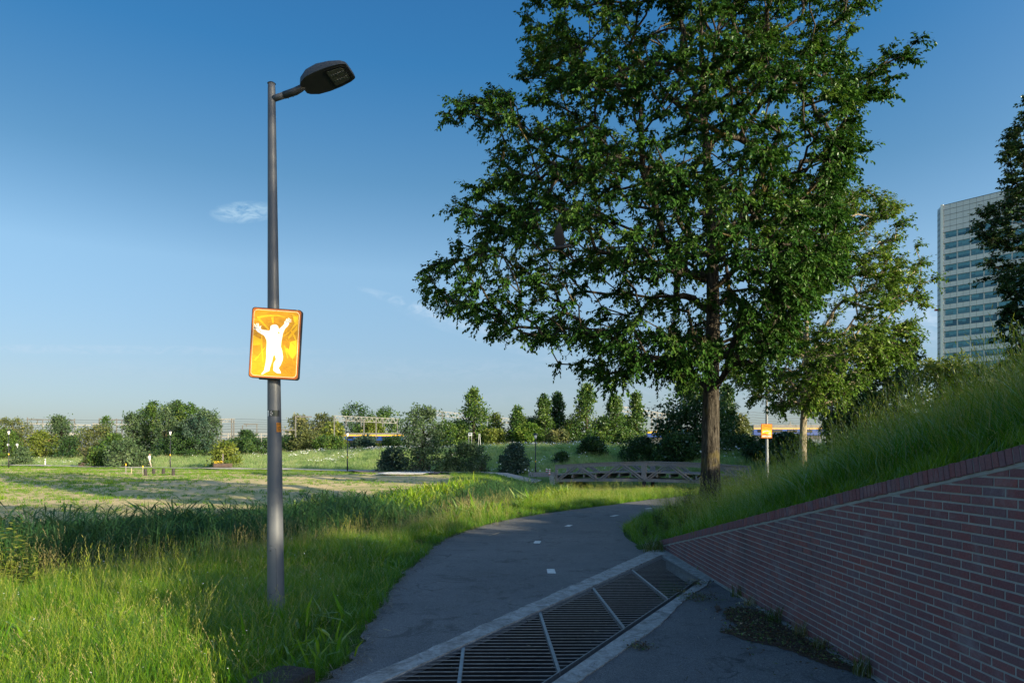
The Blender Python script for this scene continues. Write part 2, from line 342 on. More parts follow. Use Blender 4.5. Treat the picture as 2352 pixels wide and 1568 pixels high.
    M['paving_red'] = simple('red_pavers', (.34,.24,.22), .9, 0, .15, 3)
    M['paving_pale'] = simple('pale_footpath', (.46,.42,.36), .9, 0, .15, 2)
    M['slab'] = simple('grey_slabs', (.50,.51,.50), .9, 0, .15, 2)
    M['planter_wood'] = simple('planter_wood', (.10,.07,.055), .9, 0, .3, 6)
    M['tower_panel'] = simple('facade_panel', (.60,.61,.62), .45, .1, .06, .5)
    M['tower_edge'] = simple('facade_edge', (.78,.77,.74), .4, .1, .04, .5)
    M['tower_dark'] = simple('facade_joint', (.10,.11,.12), .6, 0, .1, .5)
    m, nt, b = newmat('facade_glass'); oi = nt.nodes.new('ShaderNodeObjectInfo')
    nt.links.new(ramp(nt, oi.outputs['Random'], [(0,(.02,.09,.15)), (.5,(.045,.15,.22)), (1,(.09,.22,.30))]), b.inputs['Base Color']); b.inputs['Roughness'].default_value = .12; M['tower_glass'] = m
    M['tower_blind'] = simple('blind', (.10,.27,.37), .5, 0, .1, .6)
    M['soil'] = simple('dark_litter', (.085,.050,.032), .95, 0, .5, 30, .8)
    M['pit'] = simple('channel_concrete', (.016,.016,.016), .95, 0, .4, 4, .4)
    # foliage
    G = lambda n, a, b_, c_, **k: leafmat(n, [(0, a), (.5, b_), (1, c_)], **k)
    M['leaf'] = G('elm_leaves', (.019,.062,.012), (.042,.112,.018), (.105,.175,.030), trans=.24, spec=.10)
    M['leaf_light'] = G('light_leaves', (.045,.105,.014), (.095,.180,.024), (.200,.265,.048), trans=.32, spec=.15)
    M['leaf_dark'] = G('dark_leaves', (0.019,0.051,0.016), (0.038,0.089,0.024), (0.081,0.135,0.032), trans=.25)
    M['leaf_mid'] = G('mid_leaves', (.032,.082,.016), (.070,.140,.024), (.150,.210,.040), trans=.3)
    M['leaf_willow'] = G('willow_leaves', (.050,.095,.040), (.085,.140,.060), (.150,.205,.095), trans=.3)
    M['leaf_yellow'] = G('yellow_green_leaves', (.085,.130,.020), (.165,.210,.034), (.270,.290,.060), trans=.35)
    M['leaf_brown'] = G('brownish_leaves', (.07,.10,.030), (.13,.15,.048), (.21,.20,.075), trans=.3)
    M['leaf_blue'] = G('blue_green_leaves', (0.027,0.065,0.046), (0.057,0.101,0.068), (0.108,0.162,0.101), trans=.25)
    gs = [(0, (.032,.115,.010)), (.28, (.075,.215,.014)), (.55, (.185,.320,.018)), (.78, (.33,.37,.055)), (1, (.46,.38,.18))]
    M['grass'] = leafmat('grass_blades', gs, inst=True, trans=.4, spec=.18)
    gs2 = [(0, (.15,.26,.08)), (.3, (.27,.41,.14)), (.6, (.38,.50,.20)), (.85, (.54,.55,.31)), (1, (.62,.56,.36))]
    M['meadow'] = leafmat('meadow_blades', gs2, inst=True, trans=.55, spec=.12)
    rs = [(0, (.018,.070,.024)), (.35, (.045,.130,.042)), (.65, (.10,.18,.065)), (.85, (.17,.18,.07)), (1, (.33,.22,.12))]
    M['reed'] = leafmat('reed_blades', rs, inst=True, trans=.35, spec=.2)
    M['petal'] = simple('white_petals', (.75,.75,.72), .7, 0, .06, 40)
    M['pink'] = simple('pink_petals', (.72,.55,.66), .7, 0, .08, 40)
    M['lavender'] = simple('lavender_bloom', (.20,.17,.34), .8, 0, .2, 20)
    M['bloom_yellow'] = simple('yellow_bloom', (.65,.45,.03), .8, 0, .2, 20)
    M['straw'] = simple('straw', (.42,.36,.24), .9, 0, .2, 20)
mats()

# ------------------------------------------------------------------ lie of the land
def Xw(Y): return 3.115-.0137*np.minimum(Y, 13.6)                # face of the brick wall
WA = 13.45                                                       # where the wall dies into the ground
def wall_top(Y): return .165+.19*(WA-Y)
L_EDGE = [(-2.95,2.0),(-2.35,3.4),(-1.75,4.9),(-1.5,6.2),(-1.56,7.4),(-1.68,9.5),(-1.63,11.8),(-1.26,15.7),(.3,19.9),(3.5,24.4),(5.6,27.3),(7.9,29.8),(11.2,32.6),(16,35.2),(24,38.2),(34,41)]
R_EDGE = [(2.62,13.3),(2.55,15.5),(3.2,18.5),(4.6,20.8),(6.4,22.6),(9.8,26.0),(13.0,28.8),(17.6,31.6),(25.2,34.6),(35,37.4)]
def dense(pts, n):                                               # smooth resample by Catmull-Rom
    P = np.array(pts, float); out = []
    for i in range(len(P)-1):
        p0 = P[max(i-1,0)]; p1 = P[i]; p2 = P[i+1]; p3 = P[min(i+2,len(P)-1)]
        for t in np.linspace(0, 1, n, endpoint=False):
            out.append(.5*((2*p1)+(-p0+p2)*t+(2*p0-5*p1+4*p2-p3)*t*t+(-p0+3*p1-3*p2+p3)*t**3))
    out.append(P[-1]); return np.array(out)
LD, RD = dense(L_EDGE, 8), dense(R_EDGE, 8)
def edge_x(D, Y): return np.interp(Y, D[:,1], D[:,0])
def poly_dist(X, Y, P):
    d = np.full(np.shape(X), 1e9)
    for (ax, ay), (bx, by) in zip(P[:-1], P[1:]):
        vx, vy = bx-ax, by-ay; t = np.clip(((X-ax)*vx+(Y-ay)*vy)/(vx*vx+vy*vy), 0, 1)
        d = np.minimum(d, np.hypot(X-ax-t*vx, Y-ay-t*vy))
    return d
def inpoly(X, Y, P):
    X = np.asarray(X); Y = np.asarray(Y); r = np.zeros(X.shape, bool); n = len(P)
    for i in range(n):
        ax, ay = P[i]; bx, by = P[(i+1)%n]
        if ay == by: continue
        c = ((ay > Y) != (by > Y)) & (X < (bx-ax)*(Y-ay)/(by-ay)+ax); r ^= c
    return r
DITCH = dense([(-60,11.3),(-25,11.6),(-14,12.2),(-9.2,13.7),(-5.4,18.2),(-2.0,27.5),(1.8,38),(7.6,52),(11.5,60),(15,75)], 5)
def ditch_d(X, Y): return poly_dist(X, Y, DITCH)
def far_path_y(X): return 93-.448*(X+70)
def dike(X, Y):
    e = (Y-far_path_y(X))*.913
    Hd = 1.75+.55*sstep(-34, 6, X); ln = 30-15*sstep(-36, -14, X)
    return Hd*sstep(2.5, ln, e)
PAVE = [tuple(p) for p in LD if p[1] > 3.3]+[tuple(p) for p in RD[::-1]]+[(3.1,13.2),(3.12,-8),(-9,-8),(-5,0)]
def T(X, Y):
    X = np.asarray(X, float); Y = np.asarray(Y, float)
    z = np.zeros(np.broadcast(X, Y).shape)
    d = ditch_d(X, Y); near = Y < np.interp(X, DITCH[:,0], DITCH[:,1]); w = 3.4+3.6*sstep(36, 50, Y)+1.3*near*sstep(0, -5, X)*sstep(26, 18, Y); z = z-1.25*(1-sstep(.6, w, d))
    z = z-1.0*sstep(2.2, 7, poly_dist(X, Y, L_EDGE))*sstep(29, 37, Y)*sstep(-2, 3, X)*sstep(64, 59, Y)*sstep(26, 19, X)*(X < np.interp(Y, LD[:,1], LD[:,0]))
    # bank on the right
    xt = np.where(Y < 13.4, Xw(Y)+.12, edge_x(RD, np.clip(Y, 13.4, 60))+.15)
    dd = np.maximum(0, X-xt)
    top = np.where(X > xt, np.maximum(0, wall_top(Y)-.04), 0)
    top = np.where((Y < 13.4), np.where(X > xt, np.maximum(.0, wall_top(np.clip(Y, 1.4, 13.45))-.04), 0), top)*sstep(-2.5, 1.2, Y)
    fade = 1-.55*sstep(16, 32, Y)-.45*sstep(34, 55, Y)
    z = z+np.minimum(top, 3.3)+2.0*(1-np.exp(-dd*(.5-.26*sstep(10, 14.5, Y))/2.0))*fade*sstep(-2, 4, Y)*sstep(62, 45, Y)
    z = z+dike(X, Y)*sstep(52, 60, Y)
    und = (vnoise(X, Y, 3.1, 1)-.5)*.16+(vnoise(X, Y, 9, 2)-.5)*.2
    inp = inpoly(X, Y, PAVE); dp = poly_dist(X, Y, PAVE+[PAVE[0]])
    z = z+und*sstep(0, 1.5, np.where(inp, 0, dp))*np.where(Y < 120, 1, 0)
    z = np.where(inp & (dp > .22), -.75*sstep(.22, .5, dp)+np.minimum(z, 0), z)
    z = z*(1-sstep(160, 400, np.hypot(X, Y)))
    return z
def ground():
    ys = np.concatenate([np.arange(-12, 44, .3), np.arange(44, 125, 1.2), np.geomspace(126, 3500, 26)])
    xs = np.concatenate([-np.geomspace(26, 3000, 34)[::-1], np.arange(-25, 2.9, .3), [2.98,3.06,3.165,3.36,3.6], np.arange(3.9, 26, .3), np.geomspace(26.5, 3000, 34)])
    XX, YY = np.meshgrid(xs, ys); XX = XX+np.where(np.abs(XX) < 30, -.0137*np.minimum(YY, 13.6), 0)
    XX = np.where((YY < 13.5) & (np.abs(xs[None,:]-3.165) < .01), Xw(YY)+.05, XX); XX = np.where((YY < 13.5) & (np.abs(xs[None,:]-3.36) < .01), Xw(YY)+.30, XX)
    Z = T(XX, YY)
    low = (YY < 13.45) & (XX < Xw(YY)+.2) & (XX > Xw(YY)-.4); Z = np.where(low, np.minimum(Z, -.3), Z)
    nx, ny = len(xs), len(ys); V = np.stack([XX.ravel(), YY.ravel(), Z.ravel()], 1)
    i = np.arange(nx*ny).reshape(ny, nx); Fq = np.stack([i[:-1,:-1], i[:-1,1:], i[1:,1:], i[1:,:-1]], -1).reshape(-1, 4)
    me = npmesh('ground', V, [Fq]); me.polygons.foreach_set('use_smooth', [True]*len(me.polygons))
    # the ploughed field beyond the ditch
    e = far_path_y(XX)-YY; d = ditch_d(XX, YY)
    far = (YY > np.interp(XX, DITCH[:,0], DITCH[:,1]))
    soil = far*sstep(3.2, 5.5, d+(vnoise(XX, YY, 2.5, 5)-.5)*3)*sstep(4, 7, e+(vnoise(XX, YY, 4, 6)-.5)*5)*(1-.85*sstep(-6, 1, XX+(YY-45)*.1))
    a = me.attributes.new('soil', 'FLOAT', 'POINT'); a.data.foreach_set('value', soil.ravel().astype(np.float32))
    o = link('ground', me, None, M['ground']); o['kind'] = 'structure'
ground()

# ------------------------------------------------------------------ paving, kerbs, drain
def line_ext(p, q, t): return (p[0]+(q[0]-p[0])*t, p[1]+(q[1]-p[1])*t)
KD = Vector((.552, 1, 0)); U0 = Vector((2.73, 12.42, 0)); DV = Vector((.079, -2.19, 0))      # grate line and panel side
def jag(p, q, n, amp, seed):
    r = random.Random(seed); p = Vector((*p,0)); q = Vector((*q,0)); nn = (q-p).normalized().cross(Vector((0,0,1))); out = []; w = 0
    for i in range(n+1):
        w = .35*w+r.uniform(-1,1)*amp; out.append(tuple((p+(q-p)*(i/n)+nn*w).xy))
    return out
up_in = lambda Y: (U0.x+(Y-U0.y)*.552, Y)
ko0, ko1 = gp(872.6,1545), gp(1482,1273)
kerb_out = jag(line_ext(ko0, ko1, -.55), ko1, 130, .013, 3)+[(2.60,13.0),(2.86,13.15)]
kerb_in = [up_in(2.2), up_in(12.42)]
fl = [tuple(p) for p in LD if p[1] > 2.0]
rj = random.Random(44); fl = [(float(edge_x(LD,y))+rj.uniform(-.05,.07), y) for y in np.concatenate([np.arange(2.2,20,.16), np.arange(20,41,.5)])]
cyc = fl+[tuple(p) for p in RD[::-1]]+[(2.62,13.1)]+[k for k in kerb_out[::-1]][2:]
flat('cycle_path', cyc, .012, M['asphalt'])
flat('kerb_strip', kerb_out+[(2.95,12.9),(2.97,12.5)]+[(U0.x+.02,U0.y+.04),(2.70,12.42)]+[up_in(2.2)], .030, M['concrete'], .25)
D0 = U0+DV; dn_in = lambda Y: (D0.x+(Y-D0.y)*.552, Y)
lo = [gp(1331.5,1568), gp(1420.5,1506), gp(1513,1441), gp(1581.5,1372.6)]
lo_out = jag(line_ext(lo[0], lo[1], -2.6), lo[0], 42, .010, 5)[:-1]+jag(lo[0], lo[1], 21, .010, 6)[:-1]+jag(lo[1], lo[2], 27, .010, 7)[:-1]+jag(lo[2], lo[3], 27, .010, 8)+[(2.74,9.62)]
gap = .09
flat('kerb_strip', lo_out+[(D0.x+gap+.10, D0.y+.05),(D0.x+gap, D0.y)]+[(dn_in(1.2)[0]+gap, 1.2)], .024, M['concrete'], .25)
apron = lo_out[:]+[(2.75,9.62),(2.80,10.0),(3.0,10.1)]+[(float(Xw(y))+.02, y) for y in (9,5,0,-8)]+[(-9,-8),(-6,0)]
flat('pavement', apron, .012, M['asphalt'])
flat('wall_footing', [(2.81,10.12),(2.74,12.45),(2.97,12.9),(3.0,10.1)], .021, M['concrete'], .2)
def channel():
    mb = MB()
    a, b = Vector((*up_in(1.5),0)), Vector((*up_in(12.42),0)); c, d = Vector((D0.x+gap, D0.y, 0)), Vector((dn_in(1.5)[0]+gap, 1.5, 0))
    zt, zb = .0, -.62; q = [a,b,c,d]
    vs = [(p.x,p.y,zb) for p in q]+[(p.x,p.y,zt) for p in q]
    mb.add(vs, [(0,1,2,3),(0,4,5,1),(1,5,6,2),(2,6,7,3),(3,7,4,0)])
    o = mb.build('drain_channel', M['pit']); o['kind'] = 'structure'
channel()
def grates():
    pit = .109; names = ['far grate panel in the corner against the brick wall', 'second grate panel from the brick wall', 'third grate panel from the brick wall, middle of the row',
        'fourth grate panel from the brick wall, large in the foreground', 'nearest whole grate panel, cut off at the bottom of the picture', 'last grate panel at the bottom left end of the row']
    barmesh = {}
    for k in range(6):
        o0 = U0-KD*(1.45*k); o1 = U0-KD*(1.45*(k+1))             # upper corners, far and near
        root = empty('drain_grate', (o0.x, o0.y, 0), 'galvanised bar '+names[k], 'grate', 'bar grates over the drain')
        P = [o0-KD*.012, o1+KD*.012, o1+KD*.012+DV, o0-KD*.012+DV]; P = [p-o0 for p in P]
        z = .012+.002*random.uniform(-1,1)
        for i in range(4):
            w = .011 if i in (0,2) else .016
            mb = MB(); p, q = P[i], P[(i+1)%4]; mb.bar(p+Vector((0,0,z-.02)), q+Vector((0,0,z-.02)), w, .045); mb.build('frame_bar', M['galv'], root)
        ymax, ymin = P[0].y, P[2].y; y = ymax-.05-(.03*k)%.05
        while y > ymin+.03:
            xs = []
            for i in range(4):
                p, q = P[i], P[(i+1)%4]
                if (p.y-y)*(q.y-y) < 0: xs.append(p.x+(q.x-p.x)*(y-p.y)/(q.y-p.y))
            if len(xs) == 2 and abs(xs[0]-xs[1]) > .03:
                x0, x1 = sorted(xs); mb = MB(); s = random.uniform(-.002,.002)
                mb.bar((x0,y+s,z-.005), (x1,y-s,z-.004), .0055, .007); mb.build('bar', M['galv'], root)
            y -= pit
grates()
def path_marks():
    pts = [gp(1266,1313), gp(1234,1246), gp(1306,1208), gp(1411,1185), gp(1490,1168), (6.6,25.6), (9.3,28.2)]
    dirs = [(.0,1),(.12,1),(.33,1),(.6,.85),(.62,.8),(.66,.75),(.75,.7)]
    lab = ['nearest white dash on the cycle path, beside the concrete kerb','second white dash along the cycle path','third white dash along the cycle path','fourth white dash along the cycle path, near the bend','farthest visible white dash beside the leafy weeds','','']
    for (p, d, l) in list(zip(pts, dirs, lab))[:6]:
        d = Vector((*d,0)).normalized(); n = Vector((d.y,-d.x,0)); c = Vector((*p,.016)); r = random.Random(int(p[1]*10)); poly = []
        for (a, b) in ((-1,-1),(-.4,-1),(.3,-1),(1,-1),(1,0),(1,1),(.3,1),(-.4,1),(-1,1),(-1,0)):
            poly.append(tuple((c+n*(a*.066+r.uniform(-.005,.005))+d*(b*.20+r.uniform(-.012,.012))).xy))
        flat('path_marking', poly, .0165, M['white_paint'])
path_marks()

# ------------------------------------------------------------------ brick wall
def clip_below(poly, f):                                          # keep f(p) <= 0
    out = []
    for i, p in enumerate(poly):
        q = poly[(i+1)%len(poly)]; a, b = f(p), f(q)
        if a <= 0: out.append(p)
        if a*b < 0:
            t = a/(a-b); out.append((p[0]+(q[0]-p[0])*t, p[1]+(q[1]-p[1])*t))
    return out
def brick_wall():
    r = random.Random(5)
    ad = Vector((.0137,-1,0)).normalized(); nv = Vector((-1,-.0137,0)).normalized()
    O = Vector((float(Xw(WA)), WA, 0))
    root = empty('retaining_wall', tuple(O), 'dark red brick wing wall with sloping coping beside the pavement', 'wall')
    loc = lambda a, b, c=0: ad*a+Vector((0,0,b))+nv*c             # wall coordinates, relative to root
    AL, CP, CL, JT = 12.0, .0635, .205, .0145
    topz = lambda a: .165+.19*a
    # mortar body
    mb = MB(); mb.prism([loc(-.35,-.5,-.004), loc(AL,-.5,-.004), loc(AL,topz(AL)-.055,-.004), loc(-.35,topz(-.35)-.055,-.004)], -nv, .28)
    mb.build('mortar_body', M['mortar'], root)
    mb = MB(); mb.prism([loc(-.1,-.3,.034), loc(AL,-.3,.034), loc(AL,.022,.030), loc(-.1,.022,.034)], -nv, .03); mb.build('base_fillet', M['mortar'], root)
    mb = MB(); sl = math.hypot(1,.19)
    mb.prism([loc(-.3,topz(-.3)-.128,.0005), loc(AL,topz(AL)-.128,.0005), loc(AL,topz(AL)-.10,.0005), loc(-.3,topz(-.3)-.10,.0005)], -nv, .03); mb.build('coping_joint', M['mortar'], root)
    # brick prototypes: slightly uneven boxes, arrises knocked off
    def brick_mesh(w, h, t, seed):
        q = random.Random(seed); mb = MB(); e = .0028
        j = lambda s=.0016: q.uniform(-s, s)
        f = [(-w/2+e+j(), -h/2+e+j(.001)), (w/2-e+j(), -h/2+e+j(.001)), (w/2-e+j(), h/2-e+j(.001)), (-w/2+e+j(), h/2-e+j(.001))]
        b = [(-w/2,-h/2),(w/2,-h/2),(w/2,h/2),(-w/2,h/2)]
        vs = [loc(x,y,.0004+j(.0008)) for x,y in f]+[loc(x,y,-.0018) for x,y in b]+[loc(x,y,-t) for x,y in b]
        mb.add(vs, [(0,1,2,3),(4,5,1,0),(5,6,2,1),(6,7,3,2),(7,4,0,3),(8,9,5,4),(9,10,6,5),(10,11,7,6),(11,8,4,7)])
        me = mb.mesh('brick'); me.materials.append(M['brick']); return me
    protos = [brick_mesh(CL-JT, CP-.0135, .08, s) for s in range(6)]
    cand = []
    c = 0; b0 = .028
    while b0 < 2.9:
        a = -.1-(CL/2 if c % 2 else 0)+r.uniform(-.012,.012)
        while a < AL-.1:
            w = CL+r.uniform(-.004,.004); x0, x1, y0, y1 = a+JT/2, a+w-JT/2, b0+.0065, b0+CP-.007
            zb = lambda p: p[1]-(topz(p[0])-.132)
            poly = clip_below([(x0,y0),(x1,y0),(x1,y1),(x0,y1)], zb)
            if len(poly) >= 3:
                xs = [p[0] for p in poly]; ys = [p[1] for p in poly]
                if max(xs)-min(xs) > .03 and max(ys)-min(ys) > .012:
                    full = len(poly) == 4 and abs(poly[0][0]-x0) < 1e-6 and zb((x0,y1)) < 0
                    cw = O+loc((x0+x1)/2, (y0+y1)/2); Yc = cw.y
                    inf = Yc > 3.5 and CX+F*cw.x/Yc < 2375 and HY+F*(H-cw.z)/Yc < 1590
                    cand.append((0 if inf else 1, Yc, full, (x0+x1)/2, (y0+y1)/2, poly))
            a += w
        b0 += CP; c += 1
    cand.sort(key=lambda t: (t[0], t[1]))
    rest = MB(); tints = []
    for i, (k, Yc, full, ca, cb, poly) in enumerate(cand):
        if i < 300 and k == 0:
            if full:
                o = link('brick', r.choice(protos), root); o.location = loc(ca, cb, r.uniform(-.001,.002)); 
            else:
                mb = MB(); mb.prism([loc(p[0]-ca,p[1]-cb,.0018) for p in poly], -nv, .08); o = mb.build('brick', M['brick'], root); o.location = loc(ca, cb)
        else:
            n0 = len(rest.v); dz = r.uniform(.0006,.003); rest.prism([loc(p[0],p[1],dz) for p in poly], -nv, .08); tints += [r.random()]*(len(rest.v)-n0)
    me = rest.mesh('brick_courses'); at = me.attributes.new('tint','FLOAT','POINT'); at.data.foreach_set('value', tints); me.materials.append(M['brick'])
    o = link('brick_courses', me, root); o['kind'] = 'stuff'
    # rowlock coping: bricks on edge, square to the slope
    sd = (ad+Vector((0,0,.19))).normalized(); sn = Vector((0,0,1))-sd*sd.z; sn.normalize()
    cop = []
    for s in range(5):
        q = random.Random(s+50); mb = MB(); w, h = .0515, .100; j = lambda: q.uniform(-.0015,.0015)
        f = [(-w/2+.003+j(),-h/2+.003+j()),(w/2-.003+j(),-h/2+.003+j()),(w/2-.003+j(),h/2-.003+j()),(-w/2+.003+j(),h/2-.003+j())]; b = [(-w/2,-h/2),(w/2,-h/2),(w/2,h/2),(-w/2,h/2)]
        vs = [sd*x+sn*y+nv*.012 for x,y in f]+[sd*x+sn*y+nv*.009 for x,y in b]+[sd*x+sn*y-nv*.2 for x,y in b]
        mb.add(vs, [(0,1,2,3),(4,5,1,0),(5,6,2,1),(6,7,3,2),(7,4,0,3),(8,9,5,4),(9,10,6,5),(10,11,7,6),(11,8,4,7)])
        me = mb.mesh('coping_brick'); me.materials.append(M['brick']); cop.append(me)
    s = -.25; n = 0; start = loc(0, topz(0)-.052*sl)
    while s < AL*sl:
        o = link('coping_brick', r.choice(cop), root); o.location = start+sd*s+sn*r.uniform(-.004,.003)+nv*r.uniform(-.003,.003)
        o.rotation_euler = (r.uniform(-.02,.02), r.uniform(-.012,.012), r.uniform(-.015,.015)); s += .0605+r.uniform(-.0012,.0012); n += 1
    mb = MB(); mb.prism([start+sd*-.27-sn*.047+nv*.004, start+sd*(AL*sl)-sn*.047+nv*.004, start+sd*(AL*sl)+sn*.042+nv*.004, start+sd*-.27+sn*.042+nv*.004], -nv, .2)
    mb.build('coping_bed', M['mortar'], root)
brick_wall()

# ------------------------------------------------------------------ grasses (instanced tufts, each a "stuff" object)
TPL = {}
def tufts(key, mat, n_var, blades, h, spread, width, bend, seg=3, heads=0, headcol=.9, tint=(0,.25), leafy=False, lean=(0,0)):
    """a hidden library of small tufts; blades are tapered curved strips"""
    c = bpy.data.collections.new('library_'+key)
    for v in range(n_var):
        r = np.random.default_rng(hash(key) % 1000+v*17 if False else sum(map(ord, key))*31+v*17)
        V, Q, Tn = [], [], []
        nb = blades+heads
        for b in range(nb):
            hd = b >= blades
            a = r.uniform(0, 2*math.pi); rad = spread*math.sqrt(r.uniform(0,1)); az = r.uniform(0, 2*math.pi)
            base = np.array([rad*math.cos(a), rad*math.sin(a), -.02])
            hh = h*r.uniform(.55, 1.1)*(1.25 if hd else 1); bd = bend*hh*r.uniform(.3,1.3)*(.55 if hd else 1); w = width*r.uniform(.7,1.2)*(.45 if hd else 1)
            d = np.array([math.cos(az)+lean[0], math.sin(az)+lean[1], 0]); side = np.array([-math.sin(az), math.cos(az), 0])
            t0 = headcol-r.uniform(0,.25) if hd else r.uniform(*tint)
            st = len(V)
            for s in range(seg+1):
                t = s/seg; p = base+np.array([0,0,hh*(t-.18*bend*t*t)])+d*bd*t*t
                ww = w*(1-t**1.6)*(.55+.45*min(1,t*4)) if s < seg else 0
                if s < seg: V += [p-side*ww/2, p+side*ww/2]; Tn += [t0+.10*t*(not hd)]*2
                else: V += [p]; Tn += [t0+.14]
            for s in range(seg-1): Q.append((st+2*s, st+2*s+1, st+2*s+3, st+2*s+2))
            Q.append((st+2*seg-2, st+2*seg-1, st+2*seg, st+2*seg))
            if hd:                                                # seed head: loose narrow spikelets at the tip
                tip = V[-1]; dirv = (V[-1]-V[-3]); dirv = dirv/np.linalg.norm(dirv)
                for q in range(7):
                    s0 = tip-dirv*hh*.30*(q/7); az2 = r.uniform(0,2*math.pi); o = np.array([math.cos(az2), math.sin(az2), .5])*hh*.022+dirv*hh*.035
                    sd = np.cross(o, [0.3,.2,1]); sd = sd/np.linalg.norm(sd)*max(width*.22, .0028)
                    k = len(V); V += [s0, s0+o*.6-sd, s0+o*1.2, s0+o*.6+sd]; Tn += [t0]*4; Q.append((k,k+1,k+2,k+3))
            if leafy and not hd:                                  # side leaves along the stalk (reeds)
                for q in range(4):
                    t = .3+.16*q; p = base+np.array([0,0,hh*t])+d*bd*t*t; az2 = az+q*2.4+r.uniform(-.4,.4); o = np.array([math.cos(az2), math.sin(az2), .75])*hh*.22
                    sd = np.array([-math.sin(az2), math.cos(az2), 0])*width*.55; k = len(V); V += [p, p+o*.5-sd, p+o*np.array([1.15,1.15,.8]), p+o*.5+sd]; Tn += [t0+r.uniform(0,.15)]*4; Q.append((k,k+1,k+2,k+3))
        Q = np.array(Q); tri = Q[:,2] == Q[:,3]
        me = npmesh(key, np.array(V), [Q[~tri], Q[tri][:,:3]] if tri.any() else [Q], Tn); me.materials.append(mat)
        o = bpy.data.objects.new('tuft_%s_%02d' % (key, v), me); c.objects.link(o)
    TPL[key] = (c, n_var)
def scatter(name, key, P, rot, scl, tint, label=None, parent=None):
    """P (n,3) positions; one object that instances the tufts of a library on these points"""
    c, nv = TPL[key]; n = len(P); r = np.random.default_rng(n)
    me = bpy.data.meshes.new(name); me.vertices.add(n); me.vertices.foreach_set('co', np.asarray(P, np.float32).ravel())
    for nm, ty, pr, arr in (('rot','FLOAT_VECTOR','vector',rot), ('scl','FLOAT_VECTOR','vector',scl), ('itint','FLOAT','value',tint), ('pick','INT','value',r.integers(0,nv,n))):
        a = me.attributes.new(nm, ty, 'POINT'); a.data.foreach_set(pr, np.asarray(arr, np.int32 if ty == 'INT' else np.float32).ravel())
    o = link(name, me, parent); o['kind'] = 'stuff'
    ng = bpy.data.node_groups.new(name, 'GeometryNodeTree'); ng.interface.new_socket('Geometry', in_out='INPUT', socket_type='NodeSocketGeometry'); ng.interface.new_socket('Geometry', in_out='OUTPUT', socket_type='NodeSocketGeometry')
    gi = ng.nodes.new('NodeGroupInput'); go = ng.nodes.new('NodeGroupOutput'); ip = ng.nodes.new('GeometryNodeInstanceOnPoints')
    ci = ng.nodes.new('GeometryNodeCollectionInfo'); ci.inputs[0].default_value = c; ci.inputs[1].default_value = True; ci.inputs[2].default_value = True
    def attr(nm, ty):
        a = ng.nodes.new('GeometryNodeInputNamedAttribute'); a.data_type = ty; a.inputs[0].default_value = nm; return [s for s in a.outputs if s.enabled][0]
    er = ng.nodes.new('FunctionNodeEulerToRotation'); ng.links.new(attr('rot','FLOAT_VECTOR'), er.inputs[0])
    ng.links.new(gi.outputs[0], ip.inputs['Points']); ng.links.new(ci.outputs[0], ip.inputs['Instance']); ip.inputs['Pick Instance'].default_value = True
    ng.links.new(attr('pick','INT'), ip.inputs['Instance Index']); ng.links.new(er.outputs[0], ip.inputs['Rotation']); ng.links.new(attr('scl','FLOAT_VECTOR'), ip.inputs['Scale'])
    ng.links.new(ip.outputs[0], go.inputs[0]); md = o.modifiers.new('tufts', 'NODES'); md.node_group = ng
    return o
def in_view(X, Y, m=2.0): return (np.abs(X) < .78*Y+m) & (Y > 3.6)
def pts(n, x0, x1, y0, y1, seed, gamma=1.0):
    r = np.random.default_rng(seed); Y = y0+(y1-y0)*r.uniform(0,1,n)**gamma; X = r.uniform(x0, x1, n); return X, Y
def grow_at(name, key, X, Y, s, seed, tint=(-.12,.16), lean=.12, clump=0.0, hvar=.45, wide=None, sink=0, lean_dir=None):
    r = np.random.default_rng(seed); n = len(X); Z = T(X, Y)-sink
    vn = vnoise(X, Y, 1.7, seed)*.6+vnoise(X, Y, .5, seed+1)*.4
    sc = s*(1+hvar*(vn-.5)*2)*r.uniform(.75,1.2,n); w = sc if wide is None else sc*wide
    rot = np.stack([r.normal(0,lean,n), r.normal(0,lean,n), r.uniform(0,2*math.pi,n)], 1)
    if lean_dir is not None: rot[:,0] += lean_dir[0]; rot[:,1] += lean_dir[1]; rot[:,2] = r.normal(0,.5,n)
    tv = vnoise(X, Y, 4.5, seed+2)*.55+vnoise(X, Y, .9, seed+3)*.45
    ti = tint[0]+(tint[1]-tint[0])*np.clip(tv+r.normal(0,.18,n), 0, 1)
    return scatter(name, key, np.stack([X,Y,Z],1), rot, np.stack([w,w,sc],1), ti)
